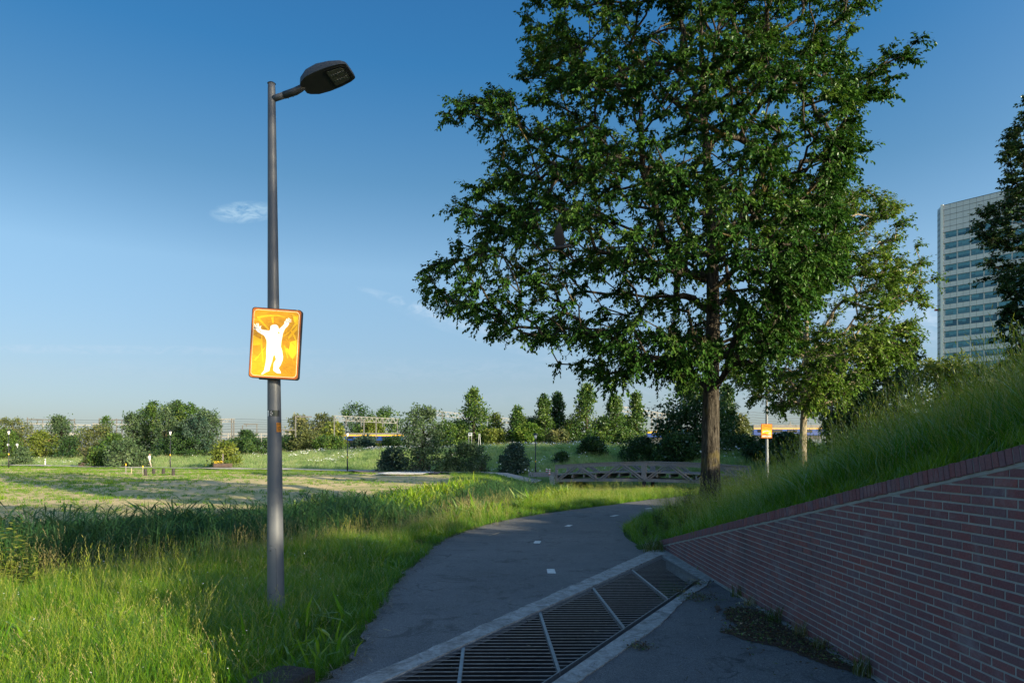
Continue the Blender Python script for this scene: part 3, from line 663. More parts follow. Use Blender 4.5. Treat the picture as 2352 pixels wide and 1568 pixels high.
def grasses():
    tufts('turf', M['grass'], 8, 30, .34, .15, .0075, .55, 3, 1, .74, (.10,.42))
    tufts('tall', M['grass'], 8, 28, .52, .17, .008, .60, 3, 2, .80, (.08,.36))
    tufts('seedy', M['grass'], 6, 5, .62, .20, .006, .45, 3, 8, .90, (.2,.5))
    tufts('wisp', M['grass'], 6, 1, .5, .12, .006, .6, 4, 4, .94, (.3,.5)); 
    tufts('reed', M['reed'], 7, 13, 1.45, .28, .022, .22, 4, 0, .9, (.10,.45), True)
    tufts('reedhead', M['reed'], 5, 4, 1.15, .30, .016, .25, 4, 7, 1.0, (.6,.9))
    tufts('meadow', M['meadow'], 6, 40, .58, .52, .026, .85, 3, 5, .86, (.05,.45))
    tufts('weed', M['grass'], 5, 16, .16, .13, .022, .9, 2, 0, .8, (.2,.5))
    edge = lambda X, Y: edge_x(LD, Y)
    # verge between the cycle path and the ditch
    X, Y = pts(95000, -22, 8, 3.4, 42, 21, 1.75)
    ex = edge(X, Y); d = ditch_d(X, Y); near = Y < np.interp(X, DITCH[:,0], DITCH[:,1])
    ok = in_view(X, Y, 1.5) & (X < ex-.02) & near & (d > np.where(X < -3.5, 3.0, 2.0))
    ok &= (np.random.default_rng(1).uniform(0,1,len(X)) < np.clip(1.15-.022*Y, .35, 1))
    X, Y = X[ok], Y[ok]; g = np.clip((edge(X,Y)-X), 0, 6)
    short = g < .55
    grow_at('verge_grass_edge', 'turf', X[short], Y[short], .52, 31, (-.10,.14))
    mid = ~short
    tall = mid & (vnoise(X, Y, 2.3, 9)+.12*(g > 2.5) > .50)
    a = mid & ~tall; grow_at('verge_grass', 'turf', X[a], Y[a], .72, 32, (-.08,.24), hvar=.6); grow_at('verge_grass', 'tall', X[tall], Y[tall], .56, 33, (-.06,.24), hvar=.6)
    X, Y = pts(7000, -18, 6, 5, 40, 22, 1.1); ex = edge(X, Y); d = ditch_d(X, Y); ok = in_view(X,Y) & (X < ex-.5) & (Y < np.interp(X, DITCH[:,0], DITCH[:,1])) & (d > 1.2) & (vnoise(X,Y,1.6,4) > .45-.15*(d < 5)) & (X < ex-1.3) & ~((X < -6.5) & (d < 5))
    grow_at('seeding_grass', 'seedy', X[ok], Y[ok], .74, 34, (-.12,.10), .14)
    X, Y = pts(2600, -14, 0, 8, 24, 122); d = ditch_d(X, Y); ok = in_view(X,Y) & (d > 2.6) & (d < 4.8) & (Y < np.interp(X, DITCH[:,0], DITCH[:,1])) & (vnoise(X,Y,2.0,14) > .42)
    grow_at('dry_grass', 'seedy', X[ok], Y[ok], .80, 134, (.12,.42), .2)
    X, Y = pts(5200, -14, 3, 4, 30, 123, 1.3); ex = edge(X, Y); d = ditch_d(X, Y); ok = in_view(X,Y) & (X < ex-.12) & (d > 2.8) & (Y < np.interp(X, DITCH[:,0], DITCH[:,1])) & (vnoise(X,Y,1.1,15) > .55)
    grow_at('verge_weeds', 'weed', X[ok], Y[ok], 1.5, 135, (-.15,.25), .3, hvar=.6)
    X, Y = pts(1500, -12, 2, 4, 20, 124, 1.2); ex = edge(X, Y); d = ditch_d(X, Y); ok = in_view(X,Y) & (X < ex-.05) & (d > 3)
    grow_at('dead_stalks', 'wisp', X[ok], Y[ok], .75, 136, (.05,.35), .45)
    # far-end verge beside the bridge
    X, Y = pts(15000, 0, 22, 24, 52, 23); ex = edge(X, Y); d = ditch_d(X,Y); ok = in_view(X,Y) & (X < ex-.02) & (Y < np.interp(X, DITCH[:,0], DITCH[:,1])) & (Y > np.interp(X, LD[:,0], LD[:,1])) & (d > .8)
    grow_at('verge_grass', 'tall', X[ok], Y[ok], .60, 35, (.08,.42), .12)
    X, Y = pts(1500, 1.5, 15, 34, 54, 24); d = ditch_d(X,Y); ok = (d > .8) & (d < 3.0) & (Y < np.interp(X, DITCH[:,0], DITCH[:,1])) & (X > 1.5)
    grow_at('dry_reeds', 'reedhead', X[ok], Y[ok], .85, 36, (-.12,.05), .10)
    # reeds in the ditch
    X, Y = pts(34000, -26, 6, 8.5, 50, 25, 1.25); d = ditch_d(X,Y); ok = in_view(X,Y,3) & ((d < 2.0) | ((d < 3.3) & (X < -3.5) & (Y < np.interp(X, DITCH[:,0], DITCH[:,1])))) & (X < 3.0) & (vnoise(X,Y,3,3) > .16)
    ok &= ~((np.abs(X+3.6) < 1.7) & (Y > 22))
    X, Y = X[ok], Y[ok]; k = np.random.default_rng(3).uniform(0,1,len(X)) < .62; X, Y = X[k], Y[k]
    grow_at('reed_bed', 'reed', X, Y, np.clip((.84-.014*np.clip(Y-13,0,30)-T(X,Y))/1.6, .3, 1.3), 37, (-.10,.22), .08, hvar=.16)
    # herbs smothering the hollow of the ditch and its lit shoulder
    X, Y = pts(9000, -8, 12, 18, 58, 26); d = ditch_d(X,Y); ok = in_view(X,Y) & (d < 3.6) & (X > -7)
    grow_at('ditch_herbs', 'weed', X[ok], Y[ok], 3.0, 38, (-.1,.3), .25, hvar=.6)
    # the bank on the right, long and wind-blown
    X, Y = pts(70000, 2.45, 30, 1.2, 46, 27, 1.7); lo = np.where(Y < 13.45, Xw(Y)+.10, edge_x(RD, np.clip(Y,13.4,60))+.05)
    ok = (X < .78*Y+4.5) & (X > lo) & (np.random.default_rng(4).uniform(0,1,len(X)) < np.clip(1.15-.025*Y,.3,1))
    X, Y, lo = X[ok], Y[ok], lo[ok]; e = X-lo; sh = e < .30
    grow_at('bank_grass', 'turf', X[sh], Y[sh], .75, 39, (-.02,.36), .25)
    grow_at('bank_grass', 'tall', X[~sh], Y[~sh], .80-.26*sstep(10, 14, Y[~sh])*sstep(6, 3, e[~sh]), 40, (-.17,.12), .14, lean_dir=(.10,-.24), hvar=.6)
    X, Y = pts(7500, 3.0, 20, 3.4, 26, 28, 1.4); lo = np.where(Y < 13.45, Xw(Y)+.5, edge_x(RD, np.clip(Y,13.4,60))+.9); ok = in_view(X,Y,2.5) & (X > lo)
    grow_at('bank_seed_heads', 'seedy', X[ok], Y[ok], 1.08, 41, (-.10,.16), .10, lean_dir=(.12,-.38), hvar=.35)
    r_ = np.random.default_rng(91); Y = r_.uniform(4.6, 9.5, 420); X = Y*r_.uniform(.50, .80, 420); ok = X > Xw(Y)+.4; X, Y = X[ok], Y[ok]
    grow_at('bank_seed_heads', 'wisp', X, Y, 1.08, 46, (-.10,.12), .12, lean_dir=(.05,-.30), hvar=.25)
    # field beyond the ditch: weeds in rows over pale soil
    X, Y = pts(60000, -75, 9, 17, 92, 29); e = far_path_y(X)-Y; d = ditch_d(X,Y); far = Y > np.interp(X, DITCH[:,0], DITCH[:,1])
    ok = in_view(X,Y,3) & far & (d > 2.2) & (e > 2.4); X, Y, e, d = X[ok], Y[ok], e[ok], d[ok]
    strip = (e < 4+4*(vnoise(X,Y,4,6)-.5)) | (d < 4.2) | (X+(Y-45)*.1 > -4)
    dens = np.where(strip, 1.0, .05+.30*sstep(-10, -26, X)+.50*(vnoise(X,Y,5,8) > .52)*(vnoise(X,Y,1.2,12)))
    k = np.random.default_rng(5).uniform(0,1,len(X)) < dens; X, Y, strip = X[k], Y[k], strip[k]
    grow_at('field_weeds', 'weed', X[~strip], Y[~strip], 1.05, 42, (-.05,.28), .2, hvar=.6)
    grow_at('field_margin_grass', 'turf', X[strip], Y[strip], .62, 43, (.0,.36), .15, hvar=.6, wide=1.6)
    # meadow and dike beyond the footpath
    X, Y = pts(30000, -105, 70, 54, 142, 30, 1.4); e = (Y-far_path_y(X))*.913; ok = in_view(X,Y,4) & (e > 2.3) & (e < 52) & ~((X > 5) & (X < 17) & (e < 4)); X, Y = X[ok], Y[ok]
    grow_at('meadow_grass', 'meadow', X, Y, 1.0, 44, (-.04,.46), .12, hvar=.6)
    # right beyond the ditch and under the bridge approach
    X, Y = pts(9000, 5, 50, 40, 66, 55); ok = in_view(X,Y,3) & (Y < far_path_y(X)-1) & (Y > np.interp(X, DITCH[:,0], DITCH[:,1])+0) & (ditch_d(X,Y) > 2.6); grow_at('field_margin_grass', 'tall', X[ok], Y[ok], 1.0, 45, (-.05,.2), .12)
    ok2 = None
grasses()

def water():
    mb = MB(); P = [p for p in DITCH]; vs = []; fs = []
    for i, p in enumerate(P):
        a = P[max(i-1,0)]; b = P[min(i+1,len(P)-1)]; t = (b-a)/np.linalg.norm(b-a); n = np.array([-t[1],t[0]])
        vs += [(*(p-n*2.6),-.93), (*(p+n*2.6),-.93)]
    fs = [(2*i,2*i+2,2*i+3,2*i+1) for i in range(len(P)-1)]
    mb.add(vs, fs); o = mb.build('water', M['water']); o['kind'] = 'structure'
water()

# ------------------------------------------------------------------ trees
def leaf_arrays(P, D, Nn, L, Wd, tint, six=True):
    """leaves as folded pointed blades: P base, D axis, Nn rough normal"""
    D = D/np.linalg.norm(D, axis=1, keepdims=True); S = np.cross(D, Nn); S /= np.maximum(1e-6, np.linalg.norm(S, axis=1, keepdims=True)); U = np.cross(S, D)
    L = L[:,None]; Wd = Wd[:,None]; n = len(P)
    if six:
        V = np.stack([P, P+D*L*.32+S*Wd*.5+U*Wd*.16, P+D*L*.68+S*Wd*.42+U*Wd*.10-U*L*.03, P+D*L-U*L*.12, P+D*L*.68-S*Wd*.42+U*Wd*.10-U*L*.03, P+D*L*.32-S*Wd*.5+U*Wd*.16], 1).reshape(-1,3)
        b = np.arange(n)[:,None]*6; Fc = np.concatenate([b+np.array([[0,1,2,3]]), b+np.array([[0,3,4,5]])]); k = 6
    else:
        V = np.stack([P, P+D*L*.5+S*Wd*.5+U*Wd*.1, P+D*L-U*L*.08, P+D*L*.5-S*Wd*.5+U*Wd*.1], 1).reshape(-1,3)
        b = np.arange(n)[:,None]*4; Fc = b+np.array([[0,1,2,3]]); k = 4
    return V, Fc, np.repeat(tint, k)
def unit(r, n):
    v = r.normal(0,1,(n,3)); return v/np.linalg.norm(v, axis=1, keepdims=True)
def crown_mesh(name, C, r, leaves, rad, L, Wd, mat, droop=.45, twigs=5, out_c=None, tvar=.22, six=True, flat_=.75, twmesh=None):
    """sprays: each cluster centre carries twigs, each twig alternate leaves"""
    n = len(C); nt = n*twigs
    o = C-(out_c if out_c is not None else C.mean(0)); o = o/np.maximum(.3, np.linalg.norm(o, axis=1, keepdims=True))
    td = np.repeat(o, twigs, 0)*.7+unit(r, nt)*np.array([1,1,flat_]); td /= np.linalg.norm(td, axis=1, keepdims=True)
    tl = rad*r.uniform(.6,1.25,nt); tb = np.repeat(C, twigs, 0)-td*tl[:,None]*.35
    m = max(2, leaves//twigs); t = np.tile(np.linspace(.12,1,m), nt)+r.normal(0,.04,nt*m); T_ = np.repeat(td, m, 0); TL = np.repeat(tl, m)
    P = np.repeat(tb, m, 0)+T_*(t*TL*1.2)[:,None]; P[:,2] -= .18*t*t*TL; P += r.normal(0,.028*rad,P.shape)
    side = np.cross(T_, np.array([0,0,1.0])+r.normal(0,.35,T_.shape)); side /= np.maximum(1e-5, np.linalg.norm(side, axis=1, keepdims=True))
    sg = np.where(np.arange(nt*m) % 2 == 0, 1, -1)[:,None]
    D = T_*.55+side*sg*.75+r.normal(0,.28,T_.shape); D[:,2] -= droop
    Nn = np.array([0,0,1.0])+r.normal(0,.42,D.shape); s = r.uniform(.65,1.2,nt*m)
    ct = np.repeat(r.normal(.38,.22,n), twigs*m)+r.normal(0,tvar*.7,nt*m)
    V, Fc, tn = leaf_arrays(P, D, Nn, L*s, Wd*s, np.clip(ct,0,1), six)
    me = npmesh(name, V, [Fc], tn); me.materials.append(mat)
    if twmesh is not None: twmesh.append((tb, tb+td*tl[:,None]*1.15))
    return me
def skeleton(C, seeds, r, wander=.10):
    """joins each cluster to the nearest suitable node; returns node positions, parents, radii"""
    pos = [np.array(p, float) for p, _ in seeds]; par = [q for _, q in seeds]
    P = np.zeros((len(seeds)+len(C)*4, 3)); n = len(pos); P[:n] = pos; parent = par[:]
    root = P[0]; order = np.argsort(np.hypot(C[:,0]-root[0], C[:,1]-root[1])+.35*np.abs(C[:,2]-C[:,2].mean()))
    ends = []
    for ci in order:
        c = C[ci]; dv = c-P[:n]; d = np.linalg.norm(dv, axis=1)
        hr = np.hypot(P[:n,0]-root[0], P[:n,1]-root[1]); hc = math.hypot(c[0]-root[0], c[1]-root[1])
        cost = d+1.6*np.maximum(0, hr-hc)+1.1*np.maximum(0, P[:n,2]-c[2]+.22*d)+.35*np.maximum(0, c[2]-P[:n,2]-1.0*np.hypot(dv[:,0],dv[:,1])-.6)
        cost[0] += 9
        k = int(np.argmin(cost)); L = d[k]; m = 1 if L < .8 else 3 if L < 2.4 else 4; prev = k
        for s in range(1, m+1):
            t = s/m; q = P[k]*(1-t)+c*t; q = q+np.array([0,0,.10*L*math.sin(math.pi*t)])
            if s < m: q = q+r.normal(0,wander*L*.35,3)
            if n >= len(P): P = np.concatenate([P, np.zeros((2000,3))])
            P[n] = q; parent.append(prev); prev = n; n += 1
        ends.append(prev)
    cnt = np.zeros(n)
    for e in ends: cnt[e] += 1
    for i in range(n-1, 0, -1):
        if parent[i] >= 0 and parent[i] < i: cnt[parent[i]] += cnt[i]
    return P[:n], parent, cnt
def limb_mesh(P, parent, rad, skip=(), n=6):
    V, Fq = [], []
    for i, p in enumerate(parent):
        if p < 0 or (i in skip): continue
        a, b = P[p], P[i]; d = b-a; L = np.linalg.norm(d)
        if L < 1e-4: continue
        d /= L; u = np.cross(d, [.31,.17,.93]); u /= np.linalg.norm(u); w = np.cross(d, u); k = len(V); ra, rb = min(rad[p], rad[i]*1.5), rad[i]
        nn = n if rb > .015 else 4
        for q, (c, rr) in enumerate(((a-d*.0, ra), (b+d*rb*.5, rb))):
            for j in range(nn): t = 2*math.pi*j/nn; V.append(c+(u*math.cos(t)+w*math.sin(t))*rr)
        for j in range(nn): Fq.append((k+j, k+(j+1)%nn, k+nn+(j+1)%nn, k+nn+j))
    return np.array(V), np.array(Fq)
def trunk_mesh(path, radii, mat, name='trunk', n=26, seed=1, rough=.05, flare=.35):
    path = np.array(path, float); t = np.linspace(0, len(path)-1, max(24, len(path)*9)); Pt = np.stack([np.interp(t, np.arange(len(path)), path[:,i]) for i in range(3)], 1); R = np.interp(t, np.arange(len(path)), radii)
    V = []; z0 = Pt[0,2]
    for i, (p, rr) in enumerate(zip(Pt, R)):
        fl = 1+flare*math.exp(-(p[2]-z0)*2.6)
        for j in range(n):
            a = 2*math.pi*j/n; lob = 1+rough*(float(vnoise(j*1.0+.1, p[2]*1.3, 1.6, seed))-.5)*2+.10*math.exp(-(p[2]-z0)*1.6)*math.sin(5*a+seed)
            V.append((p[0]+rr*fl*lob*math.cos(a), p[1]+rr*fl*lob*math.sin(a), p[2]))
    m = len(Pt); Fq = np.array([(i*n+j, i*n+(j+1)%n, (i+1)*n+(j+1)%n, (i+1)*n+j) for i in range(m-1) for j in range(n)])
    me = npmesh(name, np.array(V), [Fq]); me.polygons.foreach_set('use_smooth', [True]*len(me.polygons)); me.materials.append(mat); return me
def poly_tree(label, u0, base_y, Y, outline, n_cl, leaves, rad, L, Wd, leaf, bark, r0, seed, depth=.85, tilt=0, name='tree', limbs=(), shell=.55, lean=0.0, droop=.5, six=True, rmax=6.0, top=None):
    """crown volume: the crown's profile across the view, given a round depth about the trunk"""
    r = np.random.default_rng(seed); X0 = ux(u0, Y); Zb = float(T(X0, Y))-.1
    root = empty(name, (X0, Y, Zb), label, 'tree')
    pol = [((u-CX)/F*Y-X0, zy(y, Y)-Zb) for u, y in outline]
    xs = [p[0] for p in pol]; zs = [p[1] for p in pol]
    C = []
    while len(C) < n_cl:
        m = 4000; x = r.uniform(min(xs), max(xs), m); z = r.uniform(min(zs), max(zs), m); ok = inpoly(x, z, pol); x, z = x[ok], z[ok]
        db = poly_dist(x, z, pol+[pol[0]]); Rm = rmax; dp = np.where(db < Rm, np.sqrt(np.maximum(0, db*(2*Rm-db))), Rm)*depth
        s = r.uniform(-1,1,len(x)); sh = r.uniform(0,1,len(x)) < shell; s = np.where(sh, np.sign(s)*(1-.35*np.abs(s)), s)
        keep = (db > rad*.30); keep &= (vnoise(x*.62+s*1.7+seed, z*1.5, 1.0, seed) > .40) | (db < .55)
        y = s*dp
        for a, b, c in zip(x[keep], y[keep], z[keep]):
            C.append((a*(1+b/Y), b, (c+Zb-H)*(1+b/Y)+H-Zb))       # keep the profile although nearer twigs look larger
            if len(C) >= n_cl: break
    C = np.array(C)
    zt = max(zs); zf = min(p[1] for p in pol)
    ht = top or zt*.93; sd = [(np.array([lean*t*t*1.0+.05*math.sin(t*9+seed), .05*math.cos(t*7), t*ht]), i-1) for i, t in enumerate(np.linspace(0,1,15))]
    P, par, cnt = skeleton(C, sd, r)
    rad_ = .008+.0135*cnt**.5*(r0/.27)*(20/math.sqrt(n_cl)); ns = len(sd)
    tr = np.array([r0*(1-.90*(i/(ns-1))**.85) for i in range(ns)]); rad_[:ns] = tr
    rad_[ns:] = np.minimum(rad_[ns:], r0*.30)
    me = trunk_mesh([s[0] for s in sd], tr, bark, seed=seed); link('trunk', me, root)
    V, Fq = limb_mesh(P, par, rad_, skip=set(range(ns))); tw = []
    cm = crown_mesh('crown', C, r, leaves, rad, L, Wd, leaf, droop, 5, out_c=np.array([0,0,(zf+zt)*.42]), twmesh=tw, six=six)
    tb, te = tw[0]; k = len(V); nT = len(tb); off = np.array([[0,1,0],[.87,-.5,0],[-.87,-.5,0]])*.0055
    VT = np.concatenate([tb[:,None,:]+off[None]*1.4, te[:,None,:]+off[None]*.5], 1).reshape(-1,3); b = np.arange(nT)[:,None]*6+k
    FT = np.concatenate([b+np.array([[0,1,4,3]]), b+np.array([[1,2,5,4]]), b+np.array([[2,0,3,5]])])
    lm = npmesh('branches', np.concatenate([V,VT]), [Fq, FT]); lm.polygons.foreach_set('use_smooth', [True]*len(lm.polygons)); lm.materials.append(bark); link('branches', lm, root)
    link('crown', cm, root); return root
BIG = [(1400,-200),(1300,-80),(1235,0),(1205,40),(1232,90),(1225,130),(1205,190),(1140,200),(1075,205),(1035,232),(1042,295),(1100,300),(1150,330),(1120,350),(1150,385),(1065,415),(1075,440),(1110,445),(1012,482),(1040,500),(1100,520),(1065,545),(1020,590),(965,630),(975,665),(1030,700),(1035,735),(1110,735),(1140,778),(1260,800),(1330,805),(1245,862),(1335,850),(1350,880),(1400,892),(1450,850),(1480,868),(1560,880),(1640,830),(1700,860),(1760,830),(1820,740),(1900,680),(1935,560),(1900,440),(1935,410),(1960,350),(1935,265),(1975,240),(2020,222),(2030,165),(2090,135),(2112,92),(2070,75),(2000,130),(1930,180),(1910,130),(1960,60),(2000,0),(1950,-90),(1850,-200),(1700,-300),(1550,-310)]
poly_tree('big leafy tree with dark trunk growing beside the bend of the cycle path', 1637, 1150, 18, BIG, 2000, 125, .50, .104, .052, M['leaf'], M['bark'], .27, 4, lean=-.35, top=14.5, name='broadleaf_tree')
SECOND = [(1690,860),(1740,700),(1760,560),(1820,450),(1900,440),(1940,428),(1990,430),(2050,480),(2064,510),(2040,535),(2092,548),(2085,590),(2130,620),(2120,655),(2090,650),(2112,700),(2070,722),(2092,790),(2050,832),(1990,850),(1930,905),(1900,945),(1850,935),(1800,952),(1740,930),(1730,890)]
poly_tree('second tree with sunlit trunk behind the grassy bank, next to the orange sign', 1846, 1030, 30, SECOND, 900, 100, .62, .145, .078, M['leaf_light'], M['pale_bark'], .21, 9, name='broadleaf_tree', lean=.2, six=False)
THIRD = [(1880,940),(1860,860),(1900,780),(1960,760),(2010,770),(2030,735),(2050,730),(2052,790),(2080,770),(2090,800),(2075,850),(2090,900),(2060,950),(1990,985),(1920,985)]
poly_tree('third tree, dark and half hidden behind the second tree', 1911, 1020, 42, THIRD, 340, 80, .8, .22, .12, M['leaf_dark'], M['pale_bark'], .16, 12, name='broadleaf_tree', six=False)
EDGE = [(2420,180),(2345,290),(2328,330),(2340,420),(2348,445),(2300,470),(2266,490),(2275,520),(2285,560),(2310,575),(2290,610),(2282,630),(2300,660),(2330,655),(2345,680),(2325,720),(2330,800),(2340,900),(2500,960),(2560,700),(2540,350)]
poly_tree('tall dark tree cut off by the right edge, in front of the office tower', 2430, 1030, 45, EDGE, 760, 110, .85, .24, .15, M['leaf_dark'], M['bark'], .3, 14, name='broadleaf_tree', six=False, rmax=4)

def far_tree(label, u, ytop, ybase, w, Y, leaf, seed, kind='round', n=2600, L=.30, name='tree', cat='tree', group=None, trunk=True, z=None):
    """a distant tree or shrub: leaf sprays gathered in lumps around a profile"""
    r = np.random.default_rng(seed); X = ux(u, Y); Zb = float(T(X, Y)) if z is None else z
    Ht = zy(ytop, Y)-Zb; hw = w/F*Y/2*(1.30 if kind in ('cone','tall') else 1.10)
    root = empty(name, (X, Y, Zb-.05), label, cat, group)
    if kind == 'cone': prof = lambda t: np.clip((1-t)**.8*1.0+.06, 0, 1)*(np.clip(t/.06,0,1)**.5)
    elif kind == 'round': prof = lambda t: np.sqrt(np.clip(1-((t-.48)/.54)**2, 0, 1))
    elif kind == 'bush': prof = lambda t: np.sqrt(np.clip(1-(t/1.02)**2.2, 0, 1))
    else: prof = lambda t: np.clip(np.sin(np.pi*np.clip(t*.86+.12,0,1)), 0, 1)**.7
    nl = {'bush': 26}.get(kind, 34)+int(hw*2)
    t = r.uniform(.05 if kind != 'bush' else .02, .97, int(nl*(1.9 if kind != 'bush' else 2.4))); pr = prof(t); a = r.uniform(0,2*np.pi,len(t)); q = np.sqrt(r.uniform(.05,1,len(t)))*r.uniform(.65,1.08,len(t))
    lr = (.15+.32*r.uniform(0,1,len(t))**2)*min(hw,Ht*.5)*np.clip(pr+.2,.30,1)
    Cx, Cy, Cz = np.cos(a)*pr*hw*q, np.sin(a)*pr*hw*q, t*Ht
    lw = np.repeat(np.arange(len(t)), max(3, n//len(t)//3))
    d = unit(r, len(lw)); rr = r.uniform(.55,1.0,len(lw))**.5
    C = np.stack([Cx[lw]+d[:,0]*lr[lw]*rr, Cy[lw]+d[:,1]*lr[lw]*rr, np.maximum(.1, Cz[lw]+d[:,2]*lr[lw]*rr*(1.35 if kind in ('cone','tall') else .9))], 1)
    keep = C[:,2] < Ht*(1.0+.05*r.uniform(-1,1,len(C))); C = C[keep]; d = d[keep]; lw = lw[keep]
    m = 3; P = np.repeat(C, m, 0)+r.normal(0,L*.55,(len(C)*m,3)); D = np.repeat(d, m, 0)*.7+r.normal(0,.6,P.shape); D[:,2] += .25 if kind in ('cone','tall') else -.1
    tn = np.clip(np.repeat((r.normal(.4,.26,len(t)))[lw], m)+r.normal(0,.17,len(P)), 0, 1); s = r.uniform(.6,1.25,len(P))
    V, Fc, tn = leaf_arrays(P, D, r.normal(0,.7,P.shape)+np.array([0,0,.7]), L*s, L*.62*s, tn, False)
    me = npmesh('crown', V, [Fc], tn); me.materials.append(leaf); link('crown' if cat == 'tree' else 'foliage', me, root)
    mb = MB()
    if cat == 'tree':
        mb.tube([(0,0,-.2),(.1,0,Ht*.4),(0,.1,Ht*.88)], [hw*.06+.06, hw*.04+.04, .02], 7)
        for k in range(7):
            tt = .2+.6*k/7; an = k*2.4; rr = float(prof(np.array([tt]))[0])*hw*.75; mb.tube([(0,0,Ht*tt*.8),(math.cos(an)*rr,math.sin(an)*rr,Ht*min(.95,tt+.12))], [hw*.02+.02,.012], 5)
        mb.build('trunk', M['bark'], root, True)
    else:
        for k in range(6):
            an = k*1.05+.3; mb.tube([(.1*math.cos(an),.1*math.sin(an),-.1),(math.cos(an)*hw*.35,math.sin(an)*hw*.35,Ht*.55)], [.03+.006*hw,.01], 5)
        mb.build('stems', M['bark'], root, True)
    return root

